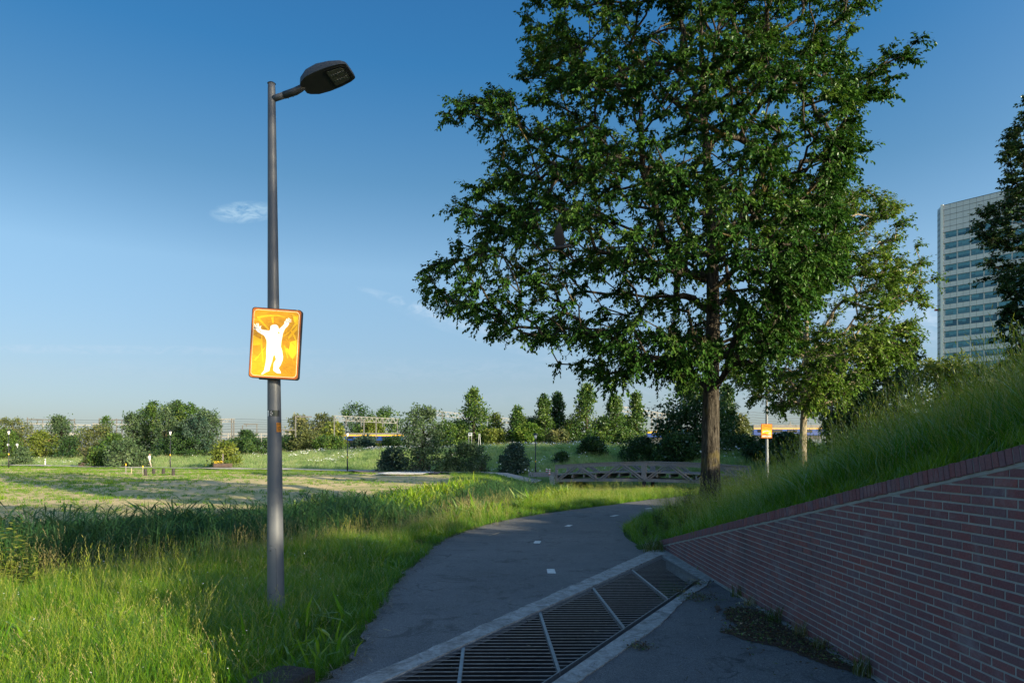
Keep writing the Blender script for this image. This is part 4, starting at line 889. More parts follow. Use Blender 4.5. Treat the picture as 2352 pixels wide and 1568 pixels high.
# ------------------------------------------------------------------ trees and shrubs across the meadow
GT = 'trees along the railway'; GS = 'shrubs in the meadow'
FT = [ # label, u, top, base, width, distance, leaf, kind, category
 ('brownish green willow tree at the far left edge behind a lamp post', 30, 961, 1024, 88, 122, 'leaf_brown', 'round', 'tree'),
 ('lone feathery grey-green tree left of the shrub thicket', 140, 956, 1030, 62, 118, 'leaf_willow', 'tall', 'tree'),
 ('small narrow tree rising behind the brownish thicket', 243, 957, 1015, 26, 128, 'leaf_mid', 'tall', 'tree'),
 ('outermost pale willow at the left end of the dense clump', 306, 949, 1030, 52, 116, 'leaf_willow', 'round', 'tree'),
 ('tall ragged dark tree at the left of the dense clump', 350, 921, 1030, 50, 120, 'leaf_mid', 'tall', 'tree'),
 ('silvery tree in the middle of the dense clump', 380, 929, 1030, 46, 112, 'leaf_willow', 'tall', 'tree'),
 ('pointed dark tree right of the middle of the dense clump', 411, 923, 1030, 54, 120, 'leaf_dark', 'tall', 'tree'),
 ('broad green tree behind the black lamp post in the dense clump', 438, 931, 1030, 60, 116, 'leaf_mid', 'tall', 'tree'),
 ('dark pointed tree filling the left part of the dense clump', 330, 940, 1030, 48, 118, 'leaf_dark', 'tall', 'tree'),
 ('leafy tree behind the silvery one in the dense clump', 392, 926, 1030, 60, 124, 'leaf_willow', 'tall', 'tree'),
 ('dark broad tree low in the right part of the dense clump', 452, 958, 1030, 70, 108, 'leaf_blue', 'round', 'tree'),
 ('greyish willow at the right end of the dense clump', 473, 936, 1032, 66, 110, 'leaf_willow', 'round', 'tree'),
 ('hazy brownish tree just right of the big lamp post', 690, 954, 1015, 60, 190, 'leaf_brown', 'round', 'tree'),
 ('low brownish tree left of the lattice gantry', 745, 953, 1012, 60, 190, 'leaf_brown', 'round', 'tree'),
 ('big round dark tree above the lattice gantry', 818, 927, 1012, 74, 195, 'leaf_dark', 'round', 'tree'),
 ('wide round tree right of the big round dark one', 880, 937, 1010, 84, 200, 'leaf_mid', 'round', 'tree'),
 ('bright yellow-green tree under the lattice gantry', 765, 974, 1008, 50, 150, 'leaf_yellow', 'round', 'tree'),
 ('bright green tree behind the blue and yellow train', 855, 966, 1008, 56, 165, 'leaf_yellow', 'round', 'tree'),
 ('bushy silver-green willow standing by the footpath', 972, 934, 1072, 98, 63, 'leaf_willow', 'tall', 'tree'),
 ('tall dark alder with two pointed tops near the white board', 1087, 893, 1012, 84, 92, 'leaf_mid', 'cone', 'tree'),
 ('small sunlit tree beside the tall dark alder', 1141, 948, 1012, 42, 98, 'leaf_yellow', 'round', 'tree'),
 ('small pointed tree in the middle of the row on the dike', 1187, 934, 1012, 52, 94, 'leaf_mid', 'cone', 'tree'),
 ('slender pointed tree, left of the close pair on the dike', 1251, 904, 1012, 52, 94, 'leaf_mid', 'cone', 'tree'),
 ('slender pointed tree, right of the close pair on the dike', 1280, 896, 1012, 50, 97, 'leaf_dark', 'cone', 'tree'),
 ('tallest broad tree of the row on the dike', 1346, 881, 1012, 84, 93, 'leaf_mid', 'cone', 'tree'),
 ('leafy cone shaped tree left of the train nose', 1412, 905, 1010, 66, 94, 'leaf_mid', 'cone', 'tree'),
 ('narrow tree beside the train nose', 1461, 901, 1010, 52, 96, 'leaf_mid', 'cone', 'tree'),
 ('dense dark tree right behind the big trunk', 1596, 866, 1052, 168, 70, 'leaf_dark', 'bush', 'tree'),
 ('dark slim tree left of the big trunk, against the bank', 1668, 886, 1046, 60, 74, 'leaf_dark', 'cone', 'tree'),
 ('sunlit willow in front of the foot of the office tower', 2160, 826, 1035, 200, 66, 'leaf_yellow', 'round', 'tree'),
 ('pale sunlit willow right of the other willow, low before the tower', 2285, 838, 1035, 190, 62, 'leaf_yellow', 'round', 'tree'),
 ('brown tinged shrub left of the second orange sign', 1698, 952, 1010, 52, 88, 'leaf_brown', 'bush', 'shrub'),
 ('yellow-green shrub under the far left gantry', 100, 991, 1030, 66, 116, 'leaf_yellow', 'bush', 'shrub'),
 ('dark green shrub at the foot of the lone feathery tree', 160, 1003, 1032, 44, 110, 'leaf_dark', 'bush', 'shrub'),
 ('wide brownish thicket left of the dense clump', 222, 977, 1030, 108, 114, 'leaf_brown', 'bush', 'shrub'),
 ('bright green shrub filling the front of the brownish thicket', 265, 998, 1030, 60, 108, 'leaf_mid', 'bush', 'shrub'),
 ('dark understorey shrub below the dense clump', 430, 995, 1032, 150, 108, 'leaf_dark', 'bush', 'shrub'),
 ('big round bush in the meadow left of the walking person', 291, 1011, 1054, 96, 84, 'leaf_willow', 'bush', 'shrub'),
 ('small dark bush left of the big round meadow bush', 222, 1028, 1052, 48, 86, 'leaf_mid', 'bush', 'shrub'),
 ('low grey-green bush near the left lamp post', 52, 1029, 1044, 44, 96, 'leaf_willow', 'bush', 'shrub'),
 ('spiky palm-like shrub along the railway fence', 567, 990, 1020, 56, 112, 'leaf_dark', 'bush', 'shrub'),
 ('sunlit round bush behind the planter with yellow flowers', 518, 1016, 1056, 58, 80, 'leaf_yellow', 'bush', 'shrub'),
 ('dark bush behind the big lamp post, low on the railway', 650, 1001, 1024, 90, 110, 'leaf_dark', 'bush', 'shrub'),
 ('olive hedge bush just right of the big lamp post', 706, 988, 1024, 82, 108, 'leaf_brown', 'bush', 'shrub'),
 ('small rounded bush in front of the blue and yellow train', 836, 999, 1022, 60, 108, 'leaf_blue', 'bush', 'shrub'),
 ('dark hedge bush at the right end of the blue and yellow train', 905, 1003, 1022, 70, 106, 'leaf_dark', 'bush', 'shrub'),
 ('blue-green bush with the rusty planter before it', 902, 1030, 1070, 66, 66, 'leaf_blue', 'bush', 'shrub'),
 ('wide grey-green bush right of the silver willow', 1075, 1017, 1074, 118, 64, 'leaf_willow', 'bush', 'shrub'),
 ('rounded green bush between wide bush and lamp post', 1182, 1020, 1072, 66, 64, 'leaf_blue', 'bush', 'shrub'),
 ('dark fern-like bush on the shaded dike slope', 1362, 1004, 1050, 66, 70, 'leaf_dark', 'bush', 'shrub'),
 ('tiny dark bush on the dike, right of the lamp post', 1290, 1040, 1062, 34, 68, 'leaf_dark', 'bush', 'shrub'),
 ('dark thicket under the tall alder', 1056, 966, 1012, 70, 92, 'leaf_dark', 'bush', 'shrub'),
 ('yellowish shrub behind the metal trestle', 1138, 986, 1012, 70, 92, 'leaf_yellow', 'bush', 'shrub'),
 ('bright lime green shrub behind the slim lamp post', 1215, 974, 1014, 66, 90, 'leaf_light', 'bush', 'shrub'),
 ('brownish hedge on the dike below the close pair of trees', 1285, 990, 1014, 70, 88, 'leaf_brown', 'bush', 'shrub'),
 ('low hedge on the dike below the tallest tree', 1362, 992, 1014, 80, 88, 'leaf_mid', 'bush', 'shrub'),
 ('olive hedge left of the train nose', 1440, 990, 1012, 70, 88, 'leaf_mid', 'bush', 'shrub'),
 ('dark bramble mound on the dike below the train nose', 1470, 1004, 1058, 110, 70, 'leaf_dark', 'bush', 'shrub'),
 ('dark bramble mound at the foot of the dense dark tree', 1560, 1000, 1064, 130, 67, 'leaf_dark', 'bush', 'shrub'),
 ('shadowy bramble mound right of the big trunk', 1700, 1000, 1066, 110, 66, 'leaf_dark', 'bush', 'shrub'),
 ('dark shrub mass behind the second orange sign', 1800, 1000, 1060, 150, 62, 'leaf_dark', 'bush', 'shrub'),
 ('dark hedge on the dike between the silver willow and the tall alder', 1022, 968, 1014, 60, 90, 'leaf_mid', 'bush', 'shrub'),
 ('mixed hedge behind the notice board and trestle', 1105, 980, 1014, 90, 96, 'leaf_dark', 'bush', 'shrub'),
 ('tall hedge between the small pointed tree and the close pair', 1222, 960, 1014, 60, 100, 'leaf_mid', 'bush', 'shrub'),
 ('hedge gap filler of bright leaves left of the tallest tree', 1312, 966, 1014, 60, 98, 'leaf_yellow', 'bush', 'shrub'),
 ('dense hedge between the tallest tree and the cone shaped tree', 1382, 958, 1014, 70, 98, 'leaf_mid', 'bush', 'shrub'),
 ('leafy hedge between the cone shaped tree and the narrow one', 1438, 955, 1012, 64, 99, 'leaf_dark', 'bush', 'shrub'),
 ('distant low tree line right of the dense clump', 590, 1001, 1012, 190, 240, 'leaf_dark', 'bush', 'shrub'),
 ('low dark hedge along the railway right of the dense clump', 560, 1006, 1022, 130, 104, 'leaf_dark', 'bush', 'shrub'),
 ('long low hedge left of the train in front of the gantry', 755, 1003, 1022, 90, 104, 'leaf_mid', 'bush', 'shrub'),
 ('green shrubs at the far left edge behind the small white signs', 10, 985, 1032, 80, 112, 'leaf_mid', 'bush', 'shrub'),
 ('large dark shrub at the foot of the third tree', 1985, 905, 1030, 170, 50, 'leaf_dark', 'bush', 'shrub')]
for i, (lb, u, yt, yb, w, Y, lf, kd, ct) in enumerate(FT):
    near = Y < 72; sm = w < 50
    far_tree(lb, u, yt, yb, w, Y, M[lf], 100+i, kd, n=int((2200 if sm else 5200)*(1.4 if near else 1)*(1.5 if w > 120 else 1)), L=((.36 if w > 120 else .23) if near else .34 if Y < 130 else .6)*(1 if ct == 'tree' else .9),
             name='tree' if ct == 'tree' else 'shrub', cat=ct, group=GT if ct == 'tree' and Y > 75 else GS if ct == 'shrub' else None)

# ------------------------------------------------------------------ unseen trees past the right-hand side, added to cast shade into the scene
def shade_tree(i, X, Y, ht, hw, leaf='leaf_mid'):
    r = np.random.default_rng(900+i); z = float(T(X, Y)); u = CX+X/Y*F if Y > 1 else 9999
    root = empty('broadleaf_tree', (X, Y, z-.05), SL[i], 'tree', 'trees on the bank beside the cycle path')
    n = int((900 if i == 0 else 150 if i == 1 else 420)*max(.5, hw/2.4)); C = []
    while len(C) < n:
        a = r.uniform(-1,1,3)
        q_ = a[0]**2+a[1]**2+a[2]**4
        if .2 < q_ < 1: C.append((a[0]*hw, a[1]*hw, ht*.56+a[2]*ht*.44))
    C = np.array(C); k = max(.6, hw/3.2)
    link('crown', crown_mesh('crown', C, r, 35, .80*k, .28*k, .18*k, M[leaf], .4, 5, six=False), root)
    mb = MB(); mb.tube([(0,0,-.2),(.1,.0,ht*.45),(0,.1,ht*.9)], [.10+.03*hw,.07+.02*hw,.02], 8)
    for q in range(8):
        an = q*2.4; mb.tube([(0,0,ht*(.2+.06*q)),(math.cos(an)*hw*.7,math.sin(an)*hw*.7,ht*(.36+.06*q))], [.05,.012], 5)
    mb.build('trunk', M['bark'], root, True)
ST = [(15,-5.35,14.5,2.2),(15,-1.0,10.5,2.3),(15.5,1.4,6.0,1.6),(16,-16.5,9.0,2.4)]+[(x, y, 5.2-float(T(x,y)), 1.7) for x, y in ((15,3.9),(15.3,6.2),(15.6,8.3),(16,10.4),(16.3,12.8))]+[
      (44,20,20,4.5),(48,26,20,5.5),(50,33,19,6.0),(54,39,19,6.5),(60,43,19,5.0)]
SL = ['tall slender tree by the near end of the brick wall, out of the picture','loose airy tree beside the slender one on the bank, out of the picture','small round tree after the airy one on the bank, out of the picture','rearmost tree behind the brick wall, out of the picture',
 'first low bush-like tree on the bank past the wall top','second low bush-like tree on the bank','third low bush-like tree, middle of the low row','fourth low bush-like tree on the bank','last low bush-like tree of the row, towards the second street lamp',
 'tall tree at the near end of the far right-hand grove','second tall tree of the far right-hand grove','middle tall tree of the far right-hand grove','fourth tall tree of the far right-hand grove','last tall tree of the far right-hand grove']
for i, t in enumerate(ST): shade_tree(i, *t)

# ------------------------------------------------------------------ lamp post and lit art signs
m_, nt_, b_ = newmat('sign_glow')                                 # the sign boxes are lit from within
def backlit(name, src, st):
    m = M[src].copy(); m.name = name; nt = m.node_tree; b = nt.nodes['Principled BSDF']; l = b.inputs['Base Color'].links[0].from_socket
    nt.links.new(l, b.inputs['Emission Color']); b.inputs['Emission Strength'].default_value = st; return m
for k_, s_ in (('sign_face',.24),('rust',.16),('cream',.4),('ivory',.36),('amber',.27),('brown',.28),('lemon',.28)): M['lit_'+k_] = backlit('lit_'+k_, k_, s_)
def lamp_head(root, Mx, sc=1.0):
    """street lantern: lofted housing with flat underside, glass panel near the tip"""
    S = [(0,.075,.075,.03),(.03,.11,.115,.06),(.12,.155,.155,.085),(.26,.172,.165,.10),(.42,.168,.135,.095),(.55,.150,.095,.085),(.605,.128,.062,.075),(.62,.115,.040,.06)]
    mb = MB(); n = 10; rings = []
    for x, hw, h, e in S:
        prof = [(-hw,0),(-hw*1.0,h*.30),(-hw*.93,h*.62),(-hw*.74,h*.88),(-hw*.35,h),(hw*.35,h),(hw*.74,h*.88),(hw*.93,h*.62),(hw,h*.30),(hw,0)]
        rings.append([Mx @ Vector((x*sc, y*sc, z*sc)) for y, z in prof])
    vs = [v for r in rings for v in r]; k = len(S)
    fs = [(i*n+j, i*n+(j+1)%n, (i+1)*n+(j+1)%n, (i+1)*n+j) for i in range(k-1) for j in range(n)]+[tuple(range(n))[::-1], tuple((k-1)*n+j for j in range(n))]
    mb.add(vs, fs); hd = mb.build('lamp_housing', M['dark_housing'], root, True); hd.data.set_sharp_from_angle(angle=math.radians(42))
    mb = MB(); pl = [(.335,-.125),(.36,-.14),(.55,-.125),(.585,-.095),(.592,.095),(.55,.125),(.36,.14),(.335,.125)]
    mb.prism([Mx @ Vector((x*sc,y*sc,-.008*sc)) for x, y in pl], (Mx.to_3x3() @ Vector((0,0,1))).normalized(), .006*sc); mb.build('lens_frame', M['black_metal'], hd)
    mb = MB(); pl2 = [(.365+(x-.46)*.0+(x-.335)*.80, y*.82) for x, y in pl]
    mb.prism([Mx @ Vector((x*sc,y*sc,-.0125*sc)) for x, y in pl2], (Mx.to_3x3() @ Vector((0,0,1))).normalized(), .004*sc); mb.build('lamp_glass', M['lens'], hd)
    mb = MB()
    for a in (-1,1):
        for q in range(6):
            c = Mx @ Vector(((.40+.028*q)*sc, a*.045*sc, -.0145*sc)); mb.box(c, (.018,.03,.003))
    mb.build('light_module', M['pole_low'], hd)
def lamp_post(loc, label, big=True, group=None, pole='pole', Hh=5.96):
    x, y, z = loc; root = empty('street_lamp', loc, label, 'street lamp', group)
    ln = -.05
    mb = MB(); zs = [-.4,.02,.5,1.5,3,4.5,Hh-.05,Hh]; rs = [.096,.095,.090,.081,.067,.053,.041,.038]
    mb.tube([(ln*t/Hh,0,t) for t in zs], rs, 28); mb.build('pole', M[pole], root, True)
    mb = MB(); mb.tube([(ln,0,Hh),(ln,0,Hh+.012)], [.046,.030], 20); mb.build('pole_cap', M['black_metal'], root)
    R = Matrix.Rotation(math.radians(-13), 4, 'Z') @ Matrix.Rotation(math.radians(-10.5), 4, 'Y')
    p0 = Vector((ln,0,Hh-.175)); ax = (R.to_3x3() @ Vector((1,0,0)))
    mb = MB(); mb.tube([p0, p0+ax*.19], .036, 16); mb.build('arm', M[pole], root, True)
    mb = MB(); mb.tube([p0+ax*.16, p0+ax*.30, p0+ax*.36+Vector((0,0,.012)), p0+ax*.43+Vector((0,0,.03))], [.039,.041,.038,.030], 16); arm = mb.build('spigot', M['dark_housing'], root, True)
    mb = MB()
    for q in (.21,.27): mb.tube([p0+ax*q+Vector((0,0,-.05)), p0+ax*q+Vector((0,0,-.03))], .007, 8)
    mb.build('set_screw', M['black_metal'], arm)
    Mx = Matrix.Translation(p0+ax*.40+Vector((0,0,-.005))) @ R @ Matrix.Rotation(math.radians(-2.5), 4, 'Y') @ Matrix.Rotation(math.radians(-9), 4, 'X')
    lamp_head(root, Mx, .93); return root
LX, LY = ux(634, 7.6), 7.6; LZ = float(T(LX, LY))
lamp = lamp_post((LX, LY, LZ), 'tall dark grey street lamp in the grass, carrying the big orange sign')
def on_pole(z, a, c=.0):                                           # point on the pole surface: a = angle from facing the camera, + to the right
    zs = [0,.5,1.5,3,4.5,6]; rs = [.095,.090,.081,.067,.053,.038]; r = float(np.interp(z, zs, rs))+c
    return Vector((-.05*z/6.05+r*math.sin(a), -r*math.cos(a), z))
def patch(z0, z1, a0, a1, c, n=8):
    mb = MB(); vs = []
    for i in range(n+1):
        a = a0+(a1-a0)*i/n; vs += [on_pole(z0, a, c), on_pole(z1, a, c)]
    mb.add(vs, [(2*i,2*i+2,2*i+3,2*i+1) for i in range(n)]); return mb
def lamp_details():
    zz = lambda y: zy(y, LY-.08)-LZ
    # maintenance door
    z0, z1 = zz(1364), zz(1252); mb = MB(); a0, a1 = -.95, .42; ns = 10; outl = []
    for t in np.linspace(0, math.pi, 9): outl.append((a1-(a1-a0)/2+(a1-a0)/2*math.cos(t), z1-.05+.05*math.sin(t)))
    for t in np.linspace(math.pi, 2*math.pi, 9): outl.append((a1-(a1-a0)/2+(a1-a0)/2*math.cos(t), z0+.05+.05*math.sin(t)))
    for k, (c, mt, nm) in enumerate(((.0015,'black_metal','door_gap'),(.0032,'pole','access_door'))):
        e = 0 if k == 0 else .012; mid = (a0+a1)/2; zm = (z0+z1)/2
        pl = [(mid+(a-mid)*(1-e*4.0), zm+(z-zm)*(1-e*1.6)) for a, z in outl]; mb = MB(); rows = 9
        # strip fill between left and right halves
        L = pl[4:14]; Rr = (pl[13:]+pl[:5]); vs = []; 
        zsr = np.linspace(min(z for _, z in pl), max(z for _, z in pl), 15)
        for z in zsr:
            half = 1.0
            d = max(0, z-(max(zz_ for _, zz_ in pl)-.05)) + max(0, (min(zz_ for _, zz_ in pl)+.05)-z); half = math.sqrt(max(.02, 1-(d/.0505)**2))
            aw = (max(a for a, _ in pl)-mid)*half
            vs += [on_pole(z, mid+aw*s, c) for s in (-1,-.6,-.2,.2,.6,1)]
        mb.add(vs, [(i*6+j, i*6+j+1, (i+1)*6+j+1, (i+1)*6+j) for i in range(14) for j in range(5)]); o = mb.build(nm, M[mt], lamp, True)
    mb = MB(); c = on_pole(z1-.055, -.30, .003); mb.tube([c, c+Vector((-.1,-1,0)).normalized()*.006], .010, 14); lk = mb.build('door_lock', M['black_metal'], o)
    mb = MB(); c = on_pole(z1-.055, -.30, .0095); mb.tube([c, c+Vector((-.1,-1,0)).normalized()*.002], .005, 10); mb.build('lock_pin', M['pole_low'], o)
    # torn sticker pair
    z0, z1 = zz(955.5), zz(941.5)
    st = patch(z0, z1, -1.15, 1.15, .001, 16).build('sticker_band', M['black_metal'], lamp, True)
    patch(z0+.003, z1-.003, -1.05, -.52, .0022).build('white_sticker', M['white'], st, True)
    mb = MB()
    for k in range(4):
        b = patch(z0+.012+.013*k, z0+.016+.013*k, -.95, -.60-.08*(k%2), .0028, 3); mb.add(b.v, b.f)
    mb.build('sticker_print', M['ink'], st)
    mb = patch(z0+.004, z1-.004, .1, .85, .0022); mb.build('dark_sticker', simple('sticker_green', (.015,.028,.016), .5, 0, .3, 60), st, True)
    mb = MB(); rr = random.Random(3)
    for k in range(12):
        a = rr.uniform(-.42,.02); z = rr.uniform(z0+.004,z1-.012); b = patch(z, z+rr.uniform(.003,.009), a, a+rr.uniform(.03,.09), .0024, 2); mb.add(b.v, b.f)
    b = patch(z0+.028, z0+.038, .0, .09, .003, 2); mb.add(b.v, b.f); mb.build('torn_paper', M['white'], st)
    # orange number label reading 17
    z0, z1 = zz(991.5), zz(970); lb = patch(z0, z1, .62, 1.45, .0015, 10).build('number_label', M['orange'], lamp, True)
    mb = MB()
    for zt in (z1-.011, z1-.021):
        for k in range(5): b = patch(zt-.0025, zt+.0025, .76+.11*k, .845+.11*k, .0024, 2); mb.add(b.v, b.f)
    def seg(a, b, w=.0035):                                        # stroke between (angle, z) points
        (a0, q0), (a1, q1) = a, b; r = .08; dx, dz = (a1-a0)*r, q1-q0; L = math.hypot(dx, dz); nx, nz = -dz/L*w, dx/L*w
        mb.add([on_pole(q0+nz, a0+nx/r, .0024), on_pole(q1+nz, a1+nx/r, .0024), on_pole(q1-nz, a1-nx/r, .0024), on_pole(q0-nz, a0-nx/r, .0024)], [(0,1,2,3)])
    za, zb = z0+.016, z0+.055
    seg((.86,za),(.86,zb)); seg((.86,zb),(.79,zb-.012)); seg((.99,zb),(1.22,zb)); seg((1.22,zb),(1.08,za))
    mb.build('label_print', M['ink'], lb)
lamp_details()

def rrect(x0, z0, x1, z1, r, n=6):
    out = []
    for cx, cz, a0 in ((x1-r,z1-r,0),(x0+r,z1-r,90),(x0+r,z0+r,180),(x1-r,z0+r,270)):
        for k in range(n+1):
            a = math.radians(a0+90*k/n); out.append((cx+r*math.cos(a), cz+r*math.sin(a)))
    return out
def sheet(poly, y, t, Mx):                                         # thin plate facing the camera side (-y)
    mb = MB(); mb.prism([Mx @ Vector((x, y, z)) for x, z in poly], (Mx.to_3x3() @ Vector((0,1,0))).normalized(), t); return mb
def art_sign():
    Ys = LY-.155; xc, zc = ux(632.5, Ys), zy(789, Ys)
    root = empty('art_sign', (xc, Ys, zc), 'glowing orange sign with a white figure throwing up both arms, on the lamp post', 'sign')
    w, h = 112.5/F*Ys/2, 161.5/F*Ys/2; R = Matrix.Rotation(math.radians(3.2), 4, 'Y') @ Matrix.Rotation(math.radians(4), 4, 'Z')
    sheet(rrect(-w,-h,w,h,.032), 0, .055, R).build('sign_box', M['black_metal'], root)
    b = sheet(rrect(-w+.008,-h+.008,w-.008,h-.008,.028), -.003, .004, R).build('border', M['lit_rust'], root)
    sheet(rrect(-w+.024,-h+.024,w-.024,h-.024,.040), -.0055, .003, R).build('border_line', M['lit_cream'], root)
    face = sheet(rrect(-w+.028,-h+.028,w-.028,h-.028,.037), -.0078, .003, R).build('picture', M['lit_sign_face'], root)
    def loc(px, py):                                               # photo crop -> sign face
        s = (px-218)/668; t = (py-(388+52*s))/(955-17*s); return (-w+2*w*s, h-2*h*t)
    def art(name, polys, mat, y, parent):
        mb = MB()
        for P in polys:
            q = sheet([loc(*p) for p in P], y, .0012, R); mb.add(q.v, q.f)
        return mb.build(name, M[mat], parent)
    bgd = [[(255,770),(360,830),(360,905),(258,912)],[(300,560),(330,545),(460,690),(452,705)],[(480,540),(510,525),(518,610),(500,612)],[(290,525),(420,500),(560,495),(690,540),(560,520),(430,525),(300,550)],
           [(690,885),(720,800),(835,640),(840,700),(750,800)],[(640,800),(740,720),(830,560),(838,620),(700,770)],[(750,720),(765,712),(810,780),(835,850),(825,855),(790,790)],[(360,770),(375,780),(385,950),(410,1145),(400,1140),(372,960)],
           [(665,910),(680,915),(740,1080),(725,1090)],[(285,1115),(300,1120),(430,930),(425,925)],[(770,880),(785,870),(825,920),(818,930)],[(790,1105),(800,1100),(840,1000),(832,1000)],[(690,930),(780,1080),(772,1085),(680,945)]]
    art('light_strokes', bgd, 'lit_amber', -.0094, face)
    art('dark_patches', [[(265,600),(310,575),(430,690),(420,715),(360,655),(270,610)],[(520,600),(560,570),(660,560),(668,580),(640,620),(590,660),(560,620)],[(450,660),(480,630),(545,612),(600,640),(590,652),(545,628),(490,648),(468,700)],
        [(640,830),(720,800),(750,900),(740,970),(700,930)],[(262,920),(355,912),(375,1000),(330,1060),(270,1010)],[(262,440),(500,470),(830,520),(830,528),(500,480),(262,450)],[(262,470),(560,500),(560,505),(262,480)],[(280,580),(420,560),(500,575),(410,570)]], 'lit_brown', -.0096, face)
    art('yellow_glow', [[(700,980),(760,860),(838,840),(840,1020),(800,1100),(740,1040)],[(760,500),(838,520),(838,640),(790,600)]], 'lit_lemon', -.0092, face)
    q = random.Random(17); fine = []
    for k in range(90):                                            # engraved hatching of the backdrop
        x = q.uniform(262,820); y = q.uniform(440,1300); a = (-.25 if y < 620 else .15 if x < 440 else 1.0 if x > 650 else .5)+q.gauss(0,.25); L = q.uniform(30,110)
        x1, y1 = min(836,max(260,x+L*math.cos(a))), min(1310,max(440,y+L*math.sin(a))); d_ = math.hypot(x1-x,y1-y) or 1; nx, ny = -(y1-y)/d_*1.7, (x1-x)/d_*1.7
        fine.append([(x-nx,y-ny),(x1,y1),(x+nx,y+ny)])
    art('fine_lines', fine[::2], 'lit_lemon', -.0099, face); art('fine_lines', fine[1::2], 'lit_brown', -.0099, face)
    fig = [[(480,650),(500,637),(545,632),(578,650),(588,682),(583,700),(605,755),(632,870),(440,875),(432,830),(405,785),(455,722),(475,702),(476,672)],
           [(440,870),(633,868),(630,930),(650,985),(560,1050),(540,1032),(448,1072),(440,1000)],
           [(650,980),(668,1070),(664,1115),(640,1180),(616,1216),(650,1272),(650,1290),(600,1285),(560,1262),(547,1245),(548,1150),(575,1100),(552,1032),(560,1010)],
           [(446,1060),(550,1030),(535,1060),(525,1130),(500,1220),(495,1255),(450,1275),(415,1300),(394,1307),(396,1290),(425,1250),(440,1150)],
           [(580,690),(600,688),(640,648),(662,618),(705,655),(672,690),(650,750),(632,870),(595,780)],
           [(662,620),(672,596),(700,580),(720,596),(722,625),(706,656)],
           [(470,715),(380,702),(352,690),(330,740),(405,786),(440,850),(500,800)],
           [(355,692),(345,665),(318,650),(300,660),(294,690),(300,722),(330,742)]]
    for a, b in (((676,600),(688,556)),((690,590),(712,546)),((703,588),(731,551)),((714,596),(747,566)),((719,608),(752,590)),((668,612),(664,590)),((300,672),(260,624)),((308,662),(290,616)),((322,654),(308,612)),((298,684),(256,650)),((300,700),(258,684)),((340,668),(352,648))):
        d_ = math.dist(a,b); nx, ny = -(b[1]-a[1])/d_*6.5, (b[0]-a[0])/d_*6.5; fig.append([(a[0]+nx,a[1]+ny),(a[0]-nx,a[1]-ny),(b[0]-nx*.75,b[1]-ny*.75),(b[0]+nx*.75,b[1]+ny*.75)])
    fo = art('figure', fig, 'lit_ivory', -.0104, face)
    st = lambda a, b, w=3.2: [(a[0]-w*(b[1]-a[1])/math.dist(a,b)/1, a[1]+w*(b[0]-a[0])/math.dist(a,b)), (b[0],b[1]), (a[0]+w*(b[1]-a[1])/math.dist(a,b), a[1]-w*(b[0]-a[0])/math.dist(a,b))]
    lines = [((690,600),(712,552)),((704,604),(730,558)),((716,608),(745,566)),((726,612),(750,588)),((678,612),(690,575)),((660,640),(700,650)),((645,660),(680,668)),((625,700),(640,690)),
             ((268,690),(258,640)),((285,690),(266,640)),((300,690),(290,640)),((318,692),(305,632)),((262,668),(285,655)),((275,700),(290,685)),((330,720),(345,690)),((345,735),(360,705)),((520,1120),(500,1228)),((460,955),(600,958)),((470,1005),(548,982))]
    art('figure_lines', [st(a,b,3.6 if i < 16 else 1.6) for i,(a,b) in enumerate(lines)], 'ink' if False else 'ink', -.0116, fo)
    art('shadow_notch', [[(580,738),(592,728),(606,748),(598,756),(586,752)]], 'lit_amber', -.0116, fo)
    mb = MB(); mb.bar(R @ Vector((-.17,.065,-h+.02)), R @ Vector((.05,.065,-h+.02)), .03, .06); mb.bar(R @ Vector((-.17,.065,h-.10)), R @ Vector((.05,.065,h-.10)), .03, .05); mb.build('bracket', M['black_metal'], root)
art_sign()
